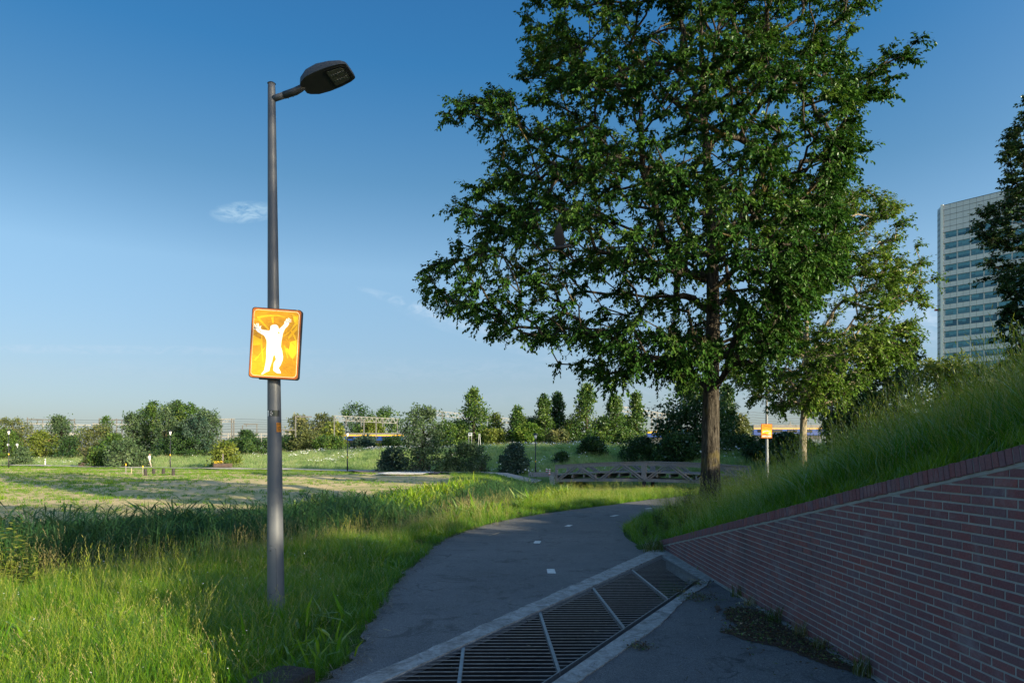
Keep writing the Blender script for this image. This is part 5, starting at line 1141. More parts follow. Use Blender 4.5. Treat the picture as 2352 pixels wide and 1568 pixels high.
# second lamp post and sign behind the bank
L2Y = 35.0; L2X = ux(1762.5, L2Y); L2Z = float(T(L2X, L2Y))
lamp2 = lamp_post((L2X, L2Y, L2Z), 'pale street lamp with the small orange sign, half hidden behind the second tree', pole='pole_low', Hh=5.6)
def art_sign_small():
    Ys = L2Y-.14; xc, zc = ux(1761, Ys), zy(989.5, Ys); root = empty('art_sign', (xc, Ys, zc), 'small distant orange sign with a grey landscape, on the pale lamp post by the tree', 'sign')
    w, h = 24.5/F*Ys/2, 32.5/F*Ys/2; R = Matrix.Rotation(math.radians(1.0), 4, 'Y') @ Matrix.Rotation(math.radians(-6), 4, 'Z')
    sheet(rrect(-w,-h,w,h,.02), 0, .06, R).build('sign_box', M['rust'], root)
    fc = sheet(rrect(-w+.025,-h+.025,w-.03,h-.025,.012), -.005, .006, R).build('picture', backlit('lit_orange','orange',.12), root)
    def art(nm, polys, mt, y):
        mb = MB()
        for P in polys: q = sheet([(-w+.03+(2*w-.06)*x, h-.03-(2*h-.06)*t) for x, t in P], y, .003, R); mb.add(q.v, q.f)
        mb.build(nm, mt, fc)
    art('amber_band', [[(0,.40),(.5,.36),(1,.42),(1,.78),(.5,.74),(0,.80)]], M['lit_amber'], -.008)
    art('grey_shapes', [[(.05,.56),(.3,.48),(.55,.44),(.9,.54),(.9,.58),(.55,.52),(.3,.56),(.1,.62)],[(.66,.68),(.85,.62),(.95,.66),(.9,.72),(.7,.74)],[(.03,.86),(.2,.82),(.5,.86),(.9,.80),(.97,.84),(.97,.96),(.03,.97)]], M['slab'], -.011)
    art('dark_lines', [[(.02,.50),(.3,.43),(.6,.40),(.98,.48),(.6,.425),(.3,.455)],[(.02,.62),(.4,.58),(.7,.61),(.4,.60)],[(.02,.80),(.4,.77),(.9,.75),(.4,.79)],[(.2,.06),(.9,.16),(.9,.18),(.2,.09)],[(.3,.93),(.6,.88),(.62,.90),(.32,.95)]], M['ink'], -.014)
    art('rust_patch', [[(.05,.70),(.4,.68),(.62,.74),(.4,.80),(.05,.78)]], M['lit_rust'], -.0125)
art_sign_small()

# ------------------------------------------------------------------ park lamps, bollards, planters, person, bird
def park_lamp():
    root = empty('park_lamp'); mb = MB(); mb.tube([(0,0,-.2),(0,0,.9),(0,0,.95),(0,0,3.3)], [.075,.07,.05,.045], 10); mb.build('post', M['black_metal'], root, True)
    mb = MB(); mb.tube([(0,0,3.28),(0,0,3.62)], [.07,.15], 12); mb.build('lantern_glass', M['white'], root, True)
    mb = MB(); mb.tube([(0,0,3.62),(0,0,3.66),(0,0,3.78)], [.26,.25,.06], 14); mb.build('lantern_hood', M['black_metal'], root)
    mb = MB(); mb.tube([(0,0,1.28),(0,0,1.42)], .056, 10); mb.build('reflector_band', M['yellow'], root); return root
proto = park_lamp(); first = True
for u, yb, yt, Y, lb in ((20,1062,986,82,'black park lamp at the far left edge of the meadow'),(391,1064,987,80,'black park lamp to the right of the walking person'),(798,1081,990,68,'black park lamp standing right of the big lamp post, before the train'),(1230,1083,994,62,'slender black park lamp left of the timber bridge')):
    o = proto if first else copy_tree(proto); first = False; X = ux(u, Y); Z = float(T(X,Y)); o.location = (X, Y, Z); s = (zy(yt,Y)-Z)/3.78; o.scale = (1.0,1.0,s); tag(o, lb, 'street lamp', 'black park lamps along the footpath')
def bollards():
    for i, (u, yt, yb, lb, k) in enumerate(((334,1076,1091,'leftmost dark wooden bollard below the walking person','dark'),(353,1075.5,1092,'second dark wooden bollard from the left','dark'),(374,1076,1093,'third dark wooden bollard from the left, leaning','dark'),(398,1077.5,1091,'rightmost dark wooden bollard','dark'),
            (289,1068,1079,'thin post with yellow top left of the bollards','thin'),(328,1073,1085,'thin post with yellow top beside the leftmost bollard','thin'),(302,1077,1087,'short pale post between the two yellow topped posts','pale'))):
        Y = F*(H-0)/(yb-HY) if False else 56.0 if k == 'dark' else 60.0; X = ux(u,Y); Z = float(T(X,Y)); hgt = max(.5, zy(yt,Y)-Z); root = empty('bollard', (X,Y,Z), lb, 'bollard', 'wooden bollards at the field gate' if k == 'dark' else 'thin posts by the field gate')
        mb = MB(); r = .13 if k == 'dark' else .032; ln = .06 if i == 2 else .0
        mb.tube([(0,0,-.2),(ln,0,hgt-.03),(ln,0,hgt)], [r,r,r*.85], 10); mb.build('post', M['old_timber'] if k == 'dark' else M['straw'] if k == 'pale' else M['timber'], root, False)
        if k == 'thin': mb = MB(); mb.tube([(0,0,hgt-.02),(0,0,hgt+.12),(0,0,hgt+.16)], [r*1.5,r*1.5,r*.5], 10); mb.build('reflector_cap', M['yellow'], root)
        if k == 'dark': mb = MB(); mb.tube([(ln,0,hgt-.16),(ln,0,hgt-.10)], r*1.02, 10); mb.build('groove_band', M['black_metal'], root)
bollards()
def marker_posts():
    for u, w, yb, lb in ((1255.5,4.4,1088,'left red and white striped marker post at the end of the bridge'),(1262,4.6,1089.5,'right red and white striped marker post at the end of the bridge')):
        Y = 59.0+(1262-u)*.25; X = ux(u,Y); Z = float(T(X,Y)); root = empty('marker_post', (X,Y,zy(yb,Y)), lb, 'bollard', 'striped marker posts'); r = w/F*Y/2
        for k in range(6): mb = MB(); mb.tube([(0,0,.085*k-.02),(0,0,.085*(k+1)-.02)], r, 12); mb.build('stripe', M['red'] if k % 2 == 0 else M['white'], root)
marker_posts()
def planters():
    r = np.random.default_rng(77)
    for u, yb, w, Y, lb, kind in ((196,1062,34,86,'weathered low planter box with small conifer at the far left','tree'),(512,1067,36,78,'low dark planter box with yellow flowers and a thin stake','yellow'),(965,1080,44,66,'rusty planter box with a bare reddish branching shrub','bare'),(1098,1076,36,65,'dark planter box with lavender flowers beside the white blossoms','lavender')):
        if kind == 'tree': u, yb = 120+74, 1062
        u = {'tree':202,'yellow':512,'bare':965,'lavender':1098}[kind]
        X = ux(u,Y); Z = float(T(X,Y))+.15; W2 = w/F*Y; root = empty('planter', (X,Y,Z), lb, 'planter', 'planter boxes along the footpath')
        hh = .42
        for s in (-1,1):
            mb = MB(); mb.box((0,s*.4,hh/2),(W2,.05,hh)); mb.build('side_board', M['planter_wood'], root); mb = MB(); mb.box((s*W2/2,0,hh/2),(.05,.85,hh-.01)); mb.build('end_board', M['planter_wood'], root)
        mb = MB(); mb.box((0,0,hh-.10),(W2-.06,.74,.05)); mb.build('soil', M['soil'], root)
        n = 260; P = np.stack([r.uniform(-W2/2,W2/2,n), r.uniform(-.38,.38,n), hh-.1+r.uniform(0,.38,n)], 1); V, Fc, tn = leaf_arrays(P, unit(r,n)+[0,0,.7], unit(r,n), np.full(n,.16), np.full(n,.08), r.uniform(0,1,n), False)
        me = npmesh('foliage', V, [Fc], tn); me.materials.append(M['leaf_mid'] if kind != 'bare' else M['leaf_brown']); link('foliage', me, root)
        if kind in ('yellow','lavender'):
            n = 150; P = np.stack([r.uniform(-W2/2,W2/2*(.1 if kind == 'yellow' else 1),n), r.uniform(-.4,.4,n), hh+r.uniform(.0,.2 if kind == 'yellow' else .6,n)], 1); V, Fc, tn = leaf_arrays(P, unit(r,n)+[0,0,.9], unit(r,n), np.full(n,.16), np.full(n,.07), r.uniform(0,1,n), False)
            me = npmesh('blossom', V, [Fc], tn); me.materials.append(M['bloom_yellow'] if kind == 'yellow' else M['lavender']); link('blossom', me, root)
        if kind == 'yellow': mb = MB(); mb.tube([(0,0,.2),(0,0,1.5)], .05, 8); mb.build('stake', M['timber'], root)
        if kind in ('bare','tree'):
            mb = MB(); q = random.Random(4)
            mb.tube([(0,0,.2),(0,0,.9)], [.16,.12], 8)
            for k in range(9):
                a = k*2.4; p = Vector((0,0,.85)); e = p+Vector((math.cos(a)*.5,math.sin(a)*.3,.55)); f = e+Vector((math.cos(a)*.55,math.sin(a)*.3,.75)); mb.tube([p,e,f], [.06,.04,.015], 6)
            mb.build('stem', simple('red_bark',(.16,.07,.045),.9) if kind == 'bare' else M['bark'], root)
            if kind == 'tree':
                n = 500; zz = r.uniform(.5,2.4,n); rad = (2.5-zz)*.38; an = r.uniform(0,6.28,n); P = np.stack([np.cos(an)*rad*r.uniform(.2,1,n), np.sin(an)*rad*r.uniform(.2,1,n), zz], 1); V, Fc, tn = leaf_arrays(P, unit(r,n), unit(r,n), np.full(n,.26), np.full(n,.12), r.uniform(0,1,n), False)
                me = npmesh('crown', V, [Fc], tn); me.materials.append(M['leaf_brown']); link('crown', me, root)
planters()
def skin_body(name, joints, bones, mats, zones, parent, sub=2):
    me = bpy.data.meshes.new(name); me.from_pydata([j[:3] for j in joints], bones, []); o = bpy.data.objects.new(name, me); COL.objects.link(o)
    md = o.modifiers.new('skin','SKIN'); md.use_smooth_shade = True
    for i, j in enumerate(joints): v = me.skin_vertices[0].data[i]; v.radius = (j[3], j[4] if len(j) > 4 else j[3]); v.use_root = (i == 0)
    o.modifiers.new('sub','SUBSURF').levels = sub; o.modifiers['sub'].render_levels = sub
    dg = bpy.context.evaluated_depsgraph_get(); dg.update(); me2 = bpy.data.meshes.new_from_object(o.evaluated_get(dg)); bpy.data.objects.remove(o)
    for m in mats: me2.materials.append(m)
    for p in me2.polygons: p.material_index = zones(p.center); p.use_smooth = True
    return link(name, me2, parent)
def person():
    Y = 84.0; u = 343; X = ux(u, Y); Z = zy(1073.2, Y); root = empty('person', (X, Y, Z), 'person in white top and beige trousers walking along the footpath, hand to face', 'person')
    J = [(0,0,.96,.135,.11),(0,0,1.15,.125,.10),(.02,0,1.38,.165,.105),(.03,0,1.50,.06,.06),(.05,0,1.58,.085,.095),(.055,0,1.68,.088,.10),
         (.02,.09,.92,.088),(-.02,.09,.50,.062),(-.34,.09,.16,.043),(-.22,.09,.05,.045),           # trailing leg
         (.02,-.09,.92,.088),(.20,-.09,.50,.064),(.30,-.09,.09,.045),(.44,-.09,.04,.042),          # leading leg
         (.0,.20,1.40,.06),(-.10,.24,1.14,.046),(-.02,.24,.90,.036),(.0,.24,.80,.034),              # far arm hanging
         (.0,-.20,1.40,.06),(.04,-.27,1.14,.046),(.16,-.16,1.36,.036),(.15,-.09,1.50,.034)]          # near arm raised to the face
    B = [(0,1),(1,2),(2,3),(3,4),(4,5),(0,6),(6,7),(7,8),(8,9),(0,10),(10,11),(11,12),(12,13),(2,14),(14,15),(15,16),(16,17),(2,18),(18,19),(19,20),(20,21)]
    def zone(c):
        if c.z > 1.46: return 0
        if c.z > .93: return 0 if (abs(c.y) > .225 and c.z < .98) else 1
        if c.z < .10: return 3
        return 0 if abs(c.y) > .2 and c.z < .95 else 2
    body = skin_body('body', J, B, [M['skin'], M['shirt'], M['khaki'], M['shoe']], zone, root)
    mb = MB(); n = 12
    vs = []; fs = []
    for i in range(6):
        th = i/5*math.pi*.55
        for j in range(n): a = 2*math.pi*j/n; vs.append((.045+.105*math.sin(th)*math.cos(a), .115*math.sin(th)*math.sin(a), 1.665+.115*math.cos(th)))
    fs = [(i*n+j, i*n+(j+1)%n, (i+1)*n+(j+1)%n, (i+1)*n+j) for i in range(5) for j in range(n)]; mb.add(vs, fs); mb.build('hair', M['hair'], root, True)
person()
def bird():
    Y = 9.0; X, Z = ux(1287, Y), zy(568, Y); root = empty('bird', (X, Y, Z), 'black bird in flight before the big tree, wings raised', 'bird')
    J = [(0,0,0,.036,.036),(.05,0,.008,.034,.034),(.095,0,.018,.024,.024),(.125,0,.024,.022,.022),(.145,0,.024,.013,.013),(-.06,0,-.008,.028,.026),(-.11,0,-.016,.014,.010)]
    skin_body('body', J, [(0,1),(1,2),(2,3),(3,4),(0,5),(5,6)], [M['feather']], lambda c: 0, root)
    mb = MB(); mb.tube([(.150,0,.024),(.185,0,.018)], [.009,.001], 6); mb.build('beak', M['black_metal'], root)
    mb = MB(); mb.prism([(-.09,-.012,-.012),(-.20,-.034,-.032),(-.215,0,-.034),(-.20,.034,-.032),(-.09,.012,-.012)], (0,0,1), .004); mb.build('tail', M['feather'], root)
    for s in (-1,1):
        mb = MB(); W = [((.045,.012),(.0)),((-.045,.012),0)]
        rows = [(.05,-.05,.015,.01),(.06,-.075,.07,.035),(.045,-.085,.14,.06),(.022,-.075,.215,.085),(-.004,-.045,.275,.10),(-.02,-.03,.295,.105)]
        vs = []
        for x0, x1, z, y in rows: vs += [(x0, s*y, z), (x0*.4+x1*.6, s*(y+.006), z-.004), (x1, s*(y+.002), z-.012)]
        for x0, x1, z, y in rows: vs += [(x0, s*(y-.006), z+.002), (x0*.4+x1*.6, s*(y-.002), z), (x1, s*(y-.002), z-.010)]
        k = len(rows); f = [(3*i+j, 3*i+j+1, 3*i+j+4, 3*i+j+3) for i in range(k-1) for j in (0,1)]; f += [tuple(a+3*k for a in q)[::-1] for q in f]
        mb.add(vs, f); mb.build('wing', M['feather'], root, True)
bird()

# ------------------------------------------------------------------ timber footbridge and far footpath
def footbridge():
    u0, u1 = 1276.0, 1712.0; Ya, Yb = 60.0, 52.5
    A = Vector((ux(u0,Ya), Ya, 0)); B = Vector((ux(u1,Yb), Yb, 0)); ax = (B-A).normalized(); L = (B-A).length; nr = Vector((ax.y,-ax.x,0))
    root = empty('footbridge', tuple(A), 'weathered timber truss footbridge over the ditch', 'bridge')
    rise = lambda s: .36*math.sin(math.pi*min(1,s/L*.95+.02))-.02
    top = lambda s: .60+rise(s)*1.0; bot = lambda s: -.60+rise(s)*.62; deck = lambda s: -.02+rise(s)*.85
    P = lambda s, z, o=0: ax*s+nr*o+Vector((0,0,z))
    N2 = 8; pan = L/N2
    def beam(nm, f, w, h, o, seg=8, mat='timber'):
        for k in range(seg):
            s0, s1 = L*k/seg, L*(k+1)/seg; mb = MB(); mb.bar(P(s0,f(s0),o), P(s1-.008,f(s1),o), w, h); mb.build(nm, M[mat], root)
    for side, o in ((1, 0.0), (-1, -2.5)):
        beam('top_rail', top, .16, .30, o, 4); beam('bottom_chord', bot, .18, .26, o, 4)
        beam('rail_cap', lambda s: top(s)+.17, .30, .035, o, 4)
        for k in range(N2+1):
            s = pan*k
            if k in (0, N2) or k == N2//2:
                mb = MB(); w = .20 if k != N2//2 else .42; mb.bar(P(min(max(s,.1),L-.1),bot(s)-.12,o), P(min(max(s,.1),L-.1),top(s)+.1,o), w, .20, up=tuple(nr)); mb.build('post', M['timber'], root)
            if k < N2:
                a, b = (bot(s)+.02, top(s+pan)-.05) if k % 2 == 0 else (top(s)-.05, bot(s+pan)+.02)
                for q in (0, 1):
                    off = .30*q; e = pan*.10
                    mb = MB(); mb.bar(P(s+e*.3+off,a,o+nr.x*0+.03*q+(.09 if k%2 else .0)), P(s+pan-e+off,b,o+.03*q+(.09 if k%2 else .0)), .10, .22, up=tuple(nr)); mb.build('diagonal_brace', M['timber'], root)
        if side < 0:
            for j in range(4): beam('railing_slat', lambda s, j=j: deck(s)+.14+.11*j, .02, .012, o, 4)
    n = 84
    for k in range(n):
        s = L*(k+.5)/n; mb = MB(); mb.bar(P(s,deck(s),.0), P(s,deck(s),-2.5), L/n-.012, .07); mb.build('deck_plank', M['timber'], root)
    beam('deck_edge', lambda s: deck(s)-.01, .10, .10, .07, 4); beam('deck_edge', lambda s: deck(s)-.01, .10, .15, -2.57, 4)
    for k in range(15): s = L*(k+.5)/15; mb = MB(); mb.bar(P(s,deck(s)-.27,.02), P(s,deck(s)-.27,-2.52), .14, .26); mb.build('cross_beam', M['timber'], root)
    for s in (L*.5,):
        for o in (0,-2.5): mb = MB(); mb.tube([P(s,-1.9,o), P(s,bot(s)-.1,o)], .16, 10); mb.build('pile', M['old_timber'], root)
    # abutment retaining boards at both ends
    mb = MB(); mb.bar(P(-2.6,-.10,.05), P(-.02,-.06,.05), .14, .42); mb.build('wing_board', M['timber'], root)
    mb = MB(); mb.bar(P(L+.02,-.06,.05), P(L+2,-.10,.05), .14, .42); mb.build('wing_board', M['timber'], root)
    mb = MB(); mb.bar(P(-.5,-.95,-1.25), P(.0,-.95,-1.25), 3.0, 1.6); mb.build('abutment', M['concrete'], root)
    return A, B
BA, BB = footbridge()
def strip_sheet(name, cx, w, mat, dz=.02):
    P = np.array(cx, float); vs = []; n = len(P)
    for i in range(n):
        a = P[max(i-1,0)]; b = P[min(i+1,n-1)]; t = (b-a)/np.linalg.norm(b-a); nn = np.array([-t[1],t[0]])
        zc = float(T(P[i][0],P[i][1]))
        for k in (-1,1): q = P[i]+nn*w/2*k; vs.append((q[0],q[1],max(zc,float(T(q[0],q[1])))+dz))
    mb = MB(); mb.add(vs, [(2*i,2*i+2,2*i+3,2*i+1) for i in range(n-1)]); o = mb.build(name, M[mat]); o['kind'] = 'structure'; return o
fx = np.linspace(-110, BA.x-1.6, 90); strip_sheet('footpath', [(x, far_path_y(x)*(1-sstep(-8,3,x))+sstep(-8,3,x)*(60.2-.45*0)-.0+(-1.2*sstep(-3,3,x))) for x in fx], 4.0, 'paving_pale', .10)
strip_sheet('footpath', [(BB.x+d*1.0, BB.y-1.2-d*.30) for d in np.linspace(.1, 30, 24)], 2.6, 'paving_pale', .06)
def paved_spot():
    for (u0,y0,u1,y1,u2,y2,u3,y3,mt,z) in ((800,1081.5,1010,1083.5,1010,1089,830,1086,'paving_red',.09),):
        flat('paved_square', [gp(u0,y0), gp(u1,y1), gp(u2,y2), gp(u3,y3)][::-1], z, M[mt])
    # big grey slabs beside it, one by one
    r = random.Random(2); o = Vector((*gp(862,1091.5),0)); e1 = (Vector((*gp(905,1091.5),0))-o); e2 = Vector((.3,5.6,0)); root = empty('slab_pavement', tuple(o), 'patch of large pale grey slabs beside the reddish path', 'paving')
    for i in range(6):
        for j in range(3):
            p = e1*(i*.42)+e2*(j*.34)+Vector((0,0,.10+r.uniform(0,.02))); mb = MB(); mb.prism([p, p+e1*.40, p+e1*.40+e2*.32, p+e2*.32], (0,0,1), .05); mb.build('slab', M['slab'], root)
paved_spot()

# ------------------------------------------------------------------ railway: gantries, wires, trains, fence, shed
def gantry(label, posts, beams, Y, lattice=False, hang=(), white=False, group='overhead line gantries'):
    """posts: (u, ytop, ybottom); beams: (u0, y0, u1, y1)"""
    u0 = posts[0][0]; X0 = ux(u0,Y); Z0 = zy(posts[0][2],Y); root = empty('gantry', (X0,Y,Z0), label, 'gantry', group)
    Q = lambda u, y, dy=0: Vector((ux(u,Y)-X0, dy, zy(y,Y)-Z0))
    for u, a, b in posts: mb = MB(); mb.bar(Q(u,b+2), Q(u,a), .17, .17); mb.build('post', M['steel_dull'], root)
    for (a, b, c, d) in beams:
        p, q = Q(a,b), Q(c,d); mt = M['white_steel'] if white else M['steel_dull']
        if not lattice: mb = MB(); mb.bar(p, q, .2, .22); mb.build('beam', mt, root)
        else:
            hgt = lattice; n = max(3, int((q-p).length/(hgt*1.05))); mb = MB()
            for dy in (0, .7):
                o = Vector((0,dy,0)); mb.bar(p+o, q+o, .07, .07); mb.bar(p+o-Vector((0,0,hgt)), q+o-Vector((0,0,hgt)), .07, .07)
                for k in range(n):
                    s, e = p+(q-p)*(k/n)+o, p+(q-p)*((k+1)/n)+o; m = (s+e)/2-Vector((0,0,hgt)); mb.bar(s, m, .045, .045); mb.bar(m, e, .045, .045)
            mb.build('truss', M['white_steel'], root)
    for u, a, b in hang: mb = MB(); mb.bar(Q(u,a), Q(u,b), .14, .14); mb.build('hanger', M['white_steel'] if white else M['steel_dull'], root)
gantry('tall dark gantry with hangers at the far left', [(63,958,1006),(171,961,1000)], [(62,962.5,172,965)], 150, hang=[(86,963,972),(98,963,980),(117,964,982)])
gantry('pale beam gantry below the tall dark one at the far left', [(70,970,1004),(74,974,1004)], [(68,972.5,208,976)], 135, white=True, hang=[(99,973,985),(119,974,986),(178,976,992)])
gantry('pale beam gantry behind the small narrow tree', [(215,971,1000),(228,960,1000),(268,961,1006)], [(213,973,300,975)], 140, white=True)
gantry('dark twin post gantry left of the dense clump', [(257,963,1000),(280,964,1002)], [(228,962,300,965)], 155)
gantry('lattice gantry just right of the dense clump', [(508,963,1012),(532,961,1014),(537,964,1012)], [(500,962,536,961)], 118, lattice=.55)
gantry('plain gantry with thin arms beside the spiky shrub', [(557,976,1008),(590,973,1008)], [(560,974,592,974)], 135, hang=[(566,974,980)])
gantry('gantry post with white cross arm right of the big lamp post', [(679,955,1002)], [(645,987,680,987),(680,956,716,957)], 118)
gantry('long white lattice gantry above the blue and yellow train', [(768,957,1005),(836,961,1010),(864,962,1004),(913,963,1004)], [(768,954,914,961)], 122, lattice=.85, hang=[(795,958,978),(830,960,980),(879,962,980)])
gantry('twin white posts at the right end of the train', [(950,970,1010),(959,969,1006)], [(948,976,961,976)], 122)
gantry('white lattice gantry between the silver willow and the tall alder', [(1016,948,1000),(1125,958,1004)], [(1000,943,1180,962)], 112, lattice=.75)
gantry('white lattice gantry behind the train nose', [(1497,945,990),(1510,948,990),(1520,950,990),(1533,950,985)], [(1425,932,1546,953)], 118, lattice=.85)
gantry('lone short mast behind the second lamp post', [(1815,968,990)], [(1811,975,1819,975)], 130)
def wires():
    for i, (y0, y1, Y) in enumerate(((963,961.5,150),(968,967,140),(973,972,140),(979,977,135),(985,983,135),(992,990,135),(944.5,948,125),(951,953,125),(957,959,125),(963,965,125),(969,970,125),(976,977,125))):
        left = i < 6; ua, ub = (-60, 760) if left else (1500, 1960); pt = []
        for k in range(25):
            t = k/24; u = ua+(ub-ua)*t; sag = 4*(t*4%1)*(1-(t*4%1))*.25; pt.append((ux(u,Y), Y, zy(y0+(y1-y0)*t,Y)-sag))
        mb = MB(); mb.tube(pt, .028 if i % 2 else .036, 4); o = mb.build('overhead_wire', M['black_metal'])
        nth = ['topmost','second highest','third highest','fourth highest','fifth highest','lowest'][i % 6]; tag(o, nth+(' of the thin overhead wires above the railway on the left' if left else ' of the thin overhead wires beside the second lamp post'), 'wire', 'overhead wires on the left' if left else 'overhead wires on the right')
wires()
def train(label, u0, u1, ytop, ybot, Y, step=None, cars=1, single=False, sh=.15):
    X0, X1 = ux(u0,Y), ux(u1,Y); Zt, Zb = zy(ytop,Y), zy(ybot,Y); h = Zt-Zb; L = X1-X0; root = empty('train', (X0,Y,Zb), label, 'train')
    cl = L/cars
    for c in range(cars):
        a, b = c*cl+.25, (c+1)*cl-.25
        def top(x): return h if step is None else h*(.74+.26*float(sstep(step-2.2, step+1.2, x)))
        xs = np.linspace(a, b, 14); D = 2.8
        def band(nm, f0, f1, mt, dy):
            mb = MB(); vs = []
            for x in xs: vs += [(x,-dy,f0(x)),(x,-dy,f1(x)),(x,D+dy,f0(x)),(x,D+dy,f1(x))]
            fs = []
            for i in range(len(xs)-1): k = 4*i; fs += [(k,k+4,k+5,k+1),(k+2,k+3,k+7,k+6),(k+1,k+5,k+7,k+3),(k,k+2,k+6,k+4)]
            k = 4*(len(xs)-1); fs += [(0,1,3,2),(k,k+2,k+3,k+1)]; mb.add(vs, fs); return mb.build(nm, M[mt], root)
        wave = (lambda x: .62*h*(1 if step is None else .74+.26*float(sstep(step-2.6, step+.9, x)))) 
        band('body', lambda x: .05*h, lambda x: wave(x)-.001, 'blue', 0)
        band('yellow_stripe', lambda x: wave(x), lambda x: wave(x)+sh*h, 'yellow', .02)
        band('roof', lambda x: wave(x)+sh*h+.002, lambda x: top(x), 'grey_roof', -.12)
        for k in range(int((b-a)/2.4)):
            x = a+1.4+2.4*k
            for zf in ((.22,.40),(.46,.58)) if not single else ((.30,.55),):
                mb = MB(); mb.box((x,-.035,h*(zf[0]+zf[1])/2),(1.6,.05,h*(zf[1]-zf[0]))); mb.build('window', M['dark_glass'], root)
        mb = MB(); mb.box(((a+b)/2,1.4,-.25),(b-a-1.5,2.2,.55)); mb.build('bogie', M['black_metal'], root)
train('long blue and yellow train half hidden by bushes, under the long lattice gantry', 762, 925, 994, 1012, 152, cars=2, single=True)
train('yellow and blue double deck train nose emerging beside the dense dark tree', 1484, 1590, 983.5, 1004, 104, step=3.0)
train('grey roofed blue train behind the second orange sign on the right', 1728, 1905, 975.5, 1000, 110, cars=1, single=True, sh=.07)
def fence_and_shed():
    Y = 121; X0 = ux(498,Y); Zg = zy(1012,Y); root = empty('guard_rail', (X0,Y,Zg), 'white railing along the railway right of the dense clump', 'railing')
    for u in (500,508,524,530,556,575,600,630,656,664): mb = MB(); mb.bar((ux(u,Y)-X0,0,-.3),(ux(u,Y)-X0,0,zy(994,Y)-Zg),.14,.14); mb.build('post', M['white_steel'], root)
    for y in (996,1003): mb = MB(); mb.bar((0,.02,zy(y,Y)-Zg),(ux(668,Y)-X0,.02,zy(y,Y)-Zg),.10,.16); mb.build('rail', M['white_steel'], root)
    Y = 160; X0 = ux(70,Y); Zg = zy(1010,Y); root = empty('station_shed', (X0,Y,Zg), 'low white roofed shed with pale columns under the far left gantry', 'shed')
    w = ux(140,Y)-X0; zt = zy(991,Y)-Zg; zr = zy(999,Y)-Zg
    mb = MB(); mb.prism([(0,0,zr),(w,0,zr),(w,0,zt-.1),(0.3,0,zt)], (0,1,0), 7); mb.build('roof', M['white_steel'], root)
    mb = MB(); mb.box((w/2,3.8,zr/2),(w-.4,6,zr-.02)); mb.build('wall', M['tower_dark'], root)
    for u in (82,91,100,109,118,130): mb = MB(); mb.tube([(ux(u,Y)-X0,.3,0),(ux(u,Y)-X0,.3,zr)], .28, 10); mb.build('column', M['white_steel'], root)
    mb = MB(); mb.box((w/2,-.2,-.2),(w+2,1.2,.5)); mb.build('platform', simple('platform_brick',(.28,.16,.10),.9), root)
    # notice board, trestle and small signs on the dike
    Y = 84; X0 = ux(1080,Y); Zg = float(T(X0,Y)); root = empty('notice_board', (X0,Y,Zg), 'white notice board on two legs before the tall dark alder', 'sign board')
    z0, z1 = zy(1000.5,Y)-Zg, zy(993,Y)-Zg
    for u in (1076.8,1083.2): mb = MB(); mb.tube([(ux(u,Y)-X0,0,-.2),(ux(u,Y)-X0,0,z1)], .05, 8); mb.build('leg', M['white_steel'], root)
    mb = MB(); mb.box((0,-.07,(z0+z1)/2),(ux(1084.5,Y)-ux(1075.5,Y),.05,z1-z0)); bd = mb.build('board', M['white'], root)
    mb = MB(); mb.box((0,-.10,(z0+z1)/2+.02),(.28,.012,.16)); mb.build('panel', M['galv'], bd)
    X0 = ux(1101,Y); Zg = float(T(X0,Y)); root = empty('trestle', (X0,Y,Zg), 'small grey metal A-frame trestle on the dike right of the notice board', 'trestle')
    zt = zy(996,Y)-Zg
    for a, b in ((-.18,-.05),(.18,.05)): mb = MB(); mb.tube([(a,0,-.2),(b,0,zt)], .035, 8); mb.build('leg', M['galv'], root)
    mb = MB(); mb.bar((-.12,0,zt*.35),(.12,0,zt*.35),.04,.05); mb.build('cross_bar', M['galv'], root); mb = MB(); mb.box((0,0,zt),(.26,.12,.06)); mb.build('cap', M['galv'], root)
    for u, y, Y, mt, nm, lb in ((19.5,1021,97,'white','traffic_sign','small round white sign left of the far left lamp post'),(40,1021,97,'white','traffic_sign','small round white sign right of the far left lamp post'),(250,1026,90,'blue','traffic_sign','small round blue sign left of the big round meadow bush'),(267,1020,120,'orange','traffic_sign','small orange signal in the brownish thicket')):
        X = ux(u,Y); Z = float(T(X,Y)); root = empty(nm, (X,Y,Z), lb, 'sign', None); zt = zy(y,Y)-Z
        mb = MB(); mb.tube([(0,0,-.2),(0,0,zt)], .035, 6); mb.build('pole', M['galv'], root); mb = MB(); mb.tube([(0,-.04,zt),(0,-.065,zt)], .17 if mt != 'orange' else .3, 16); mb.build('disc', M[mt], root)
    for u, yb, yt, Y, lb in ((104,1034,1027,92,'short white marker post in the far left meadow'),(525,1036,1030,92,'short white marker post beside the dense clump'),):
        X = ux(u,Y); Z = float(T(X,Y)); root = empty('marker_post', (X,Y,Z), lb, 'bollard'); h = .85; mb = MB(); mb.tube([(0,0,-.2),(0,0,h),(0,0,h+.05)], [.07,.07,.02], 8); mb.build('post', M['white'], root); mb = MB(); mb.tube([(0,0,h-.2),(0,0,h-.1)], .075, 8); mb.build('band', M['ink'], root)
fence_and_shed()

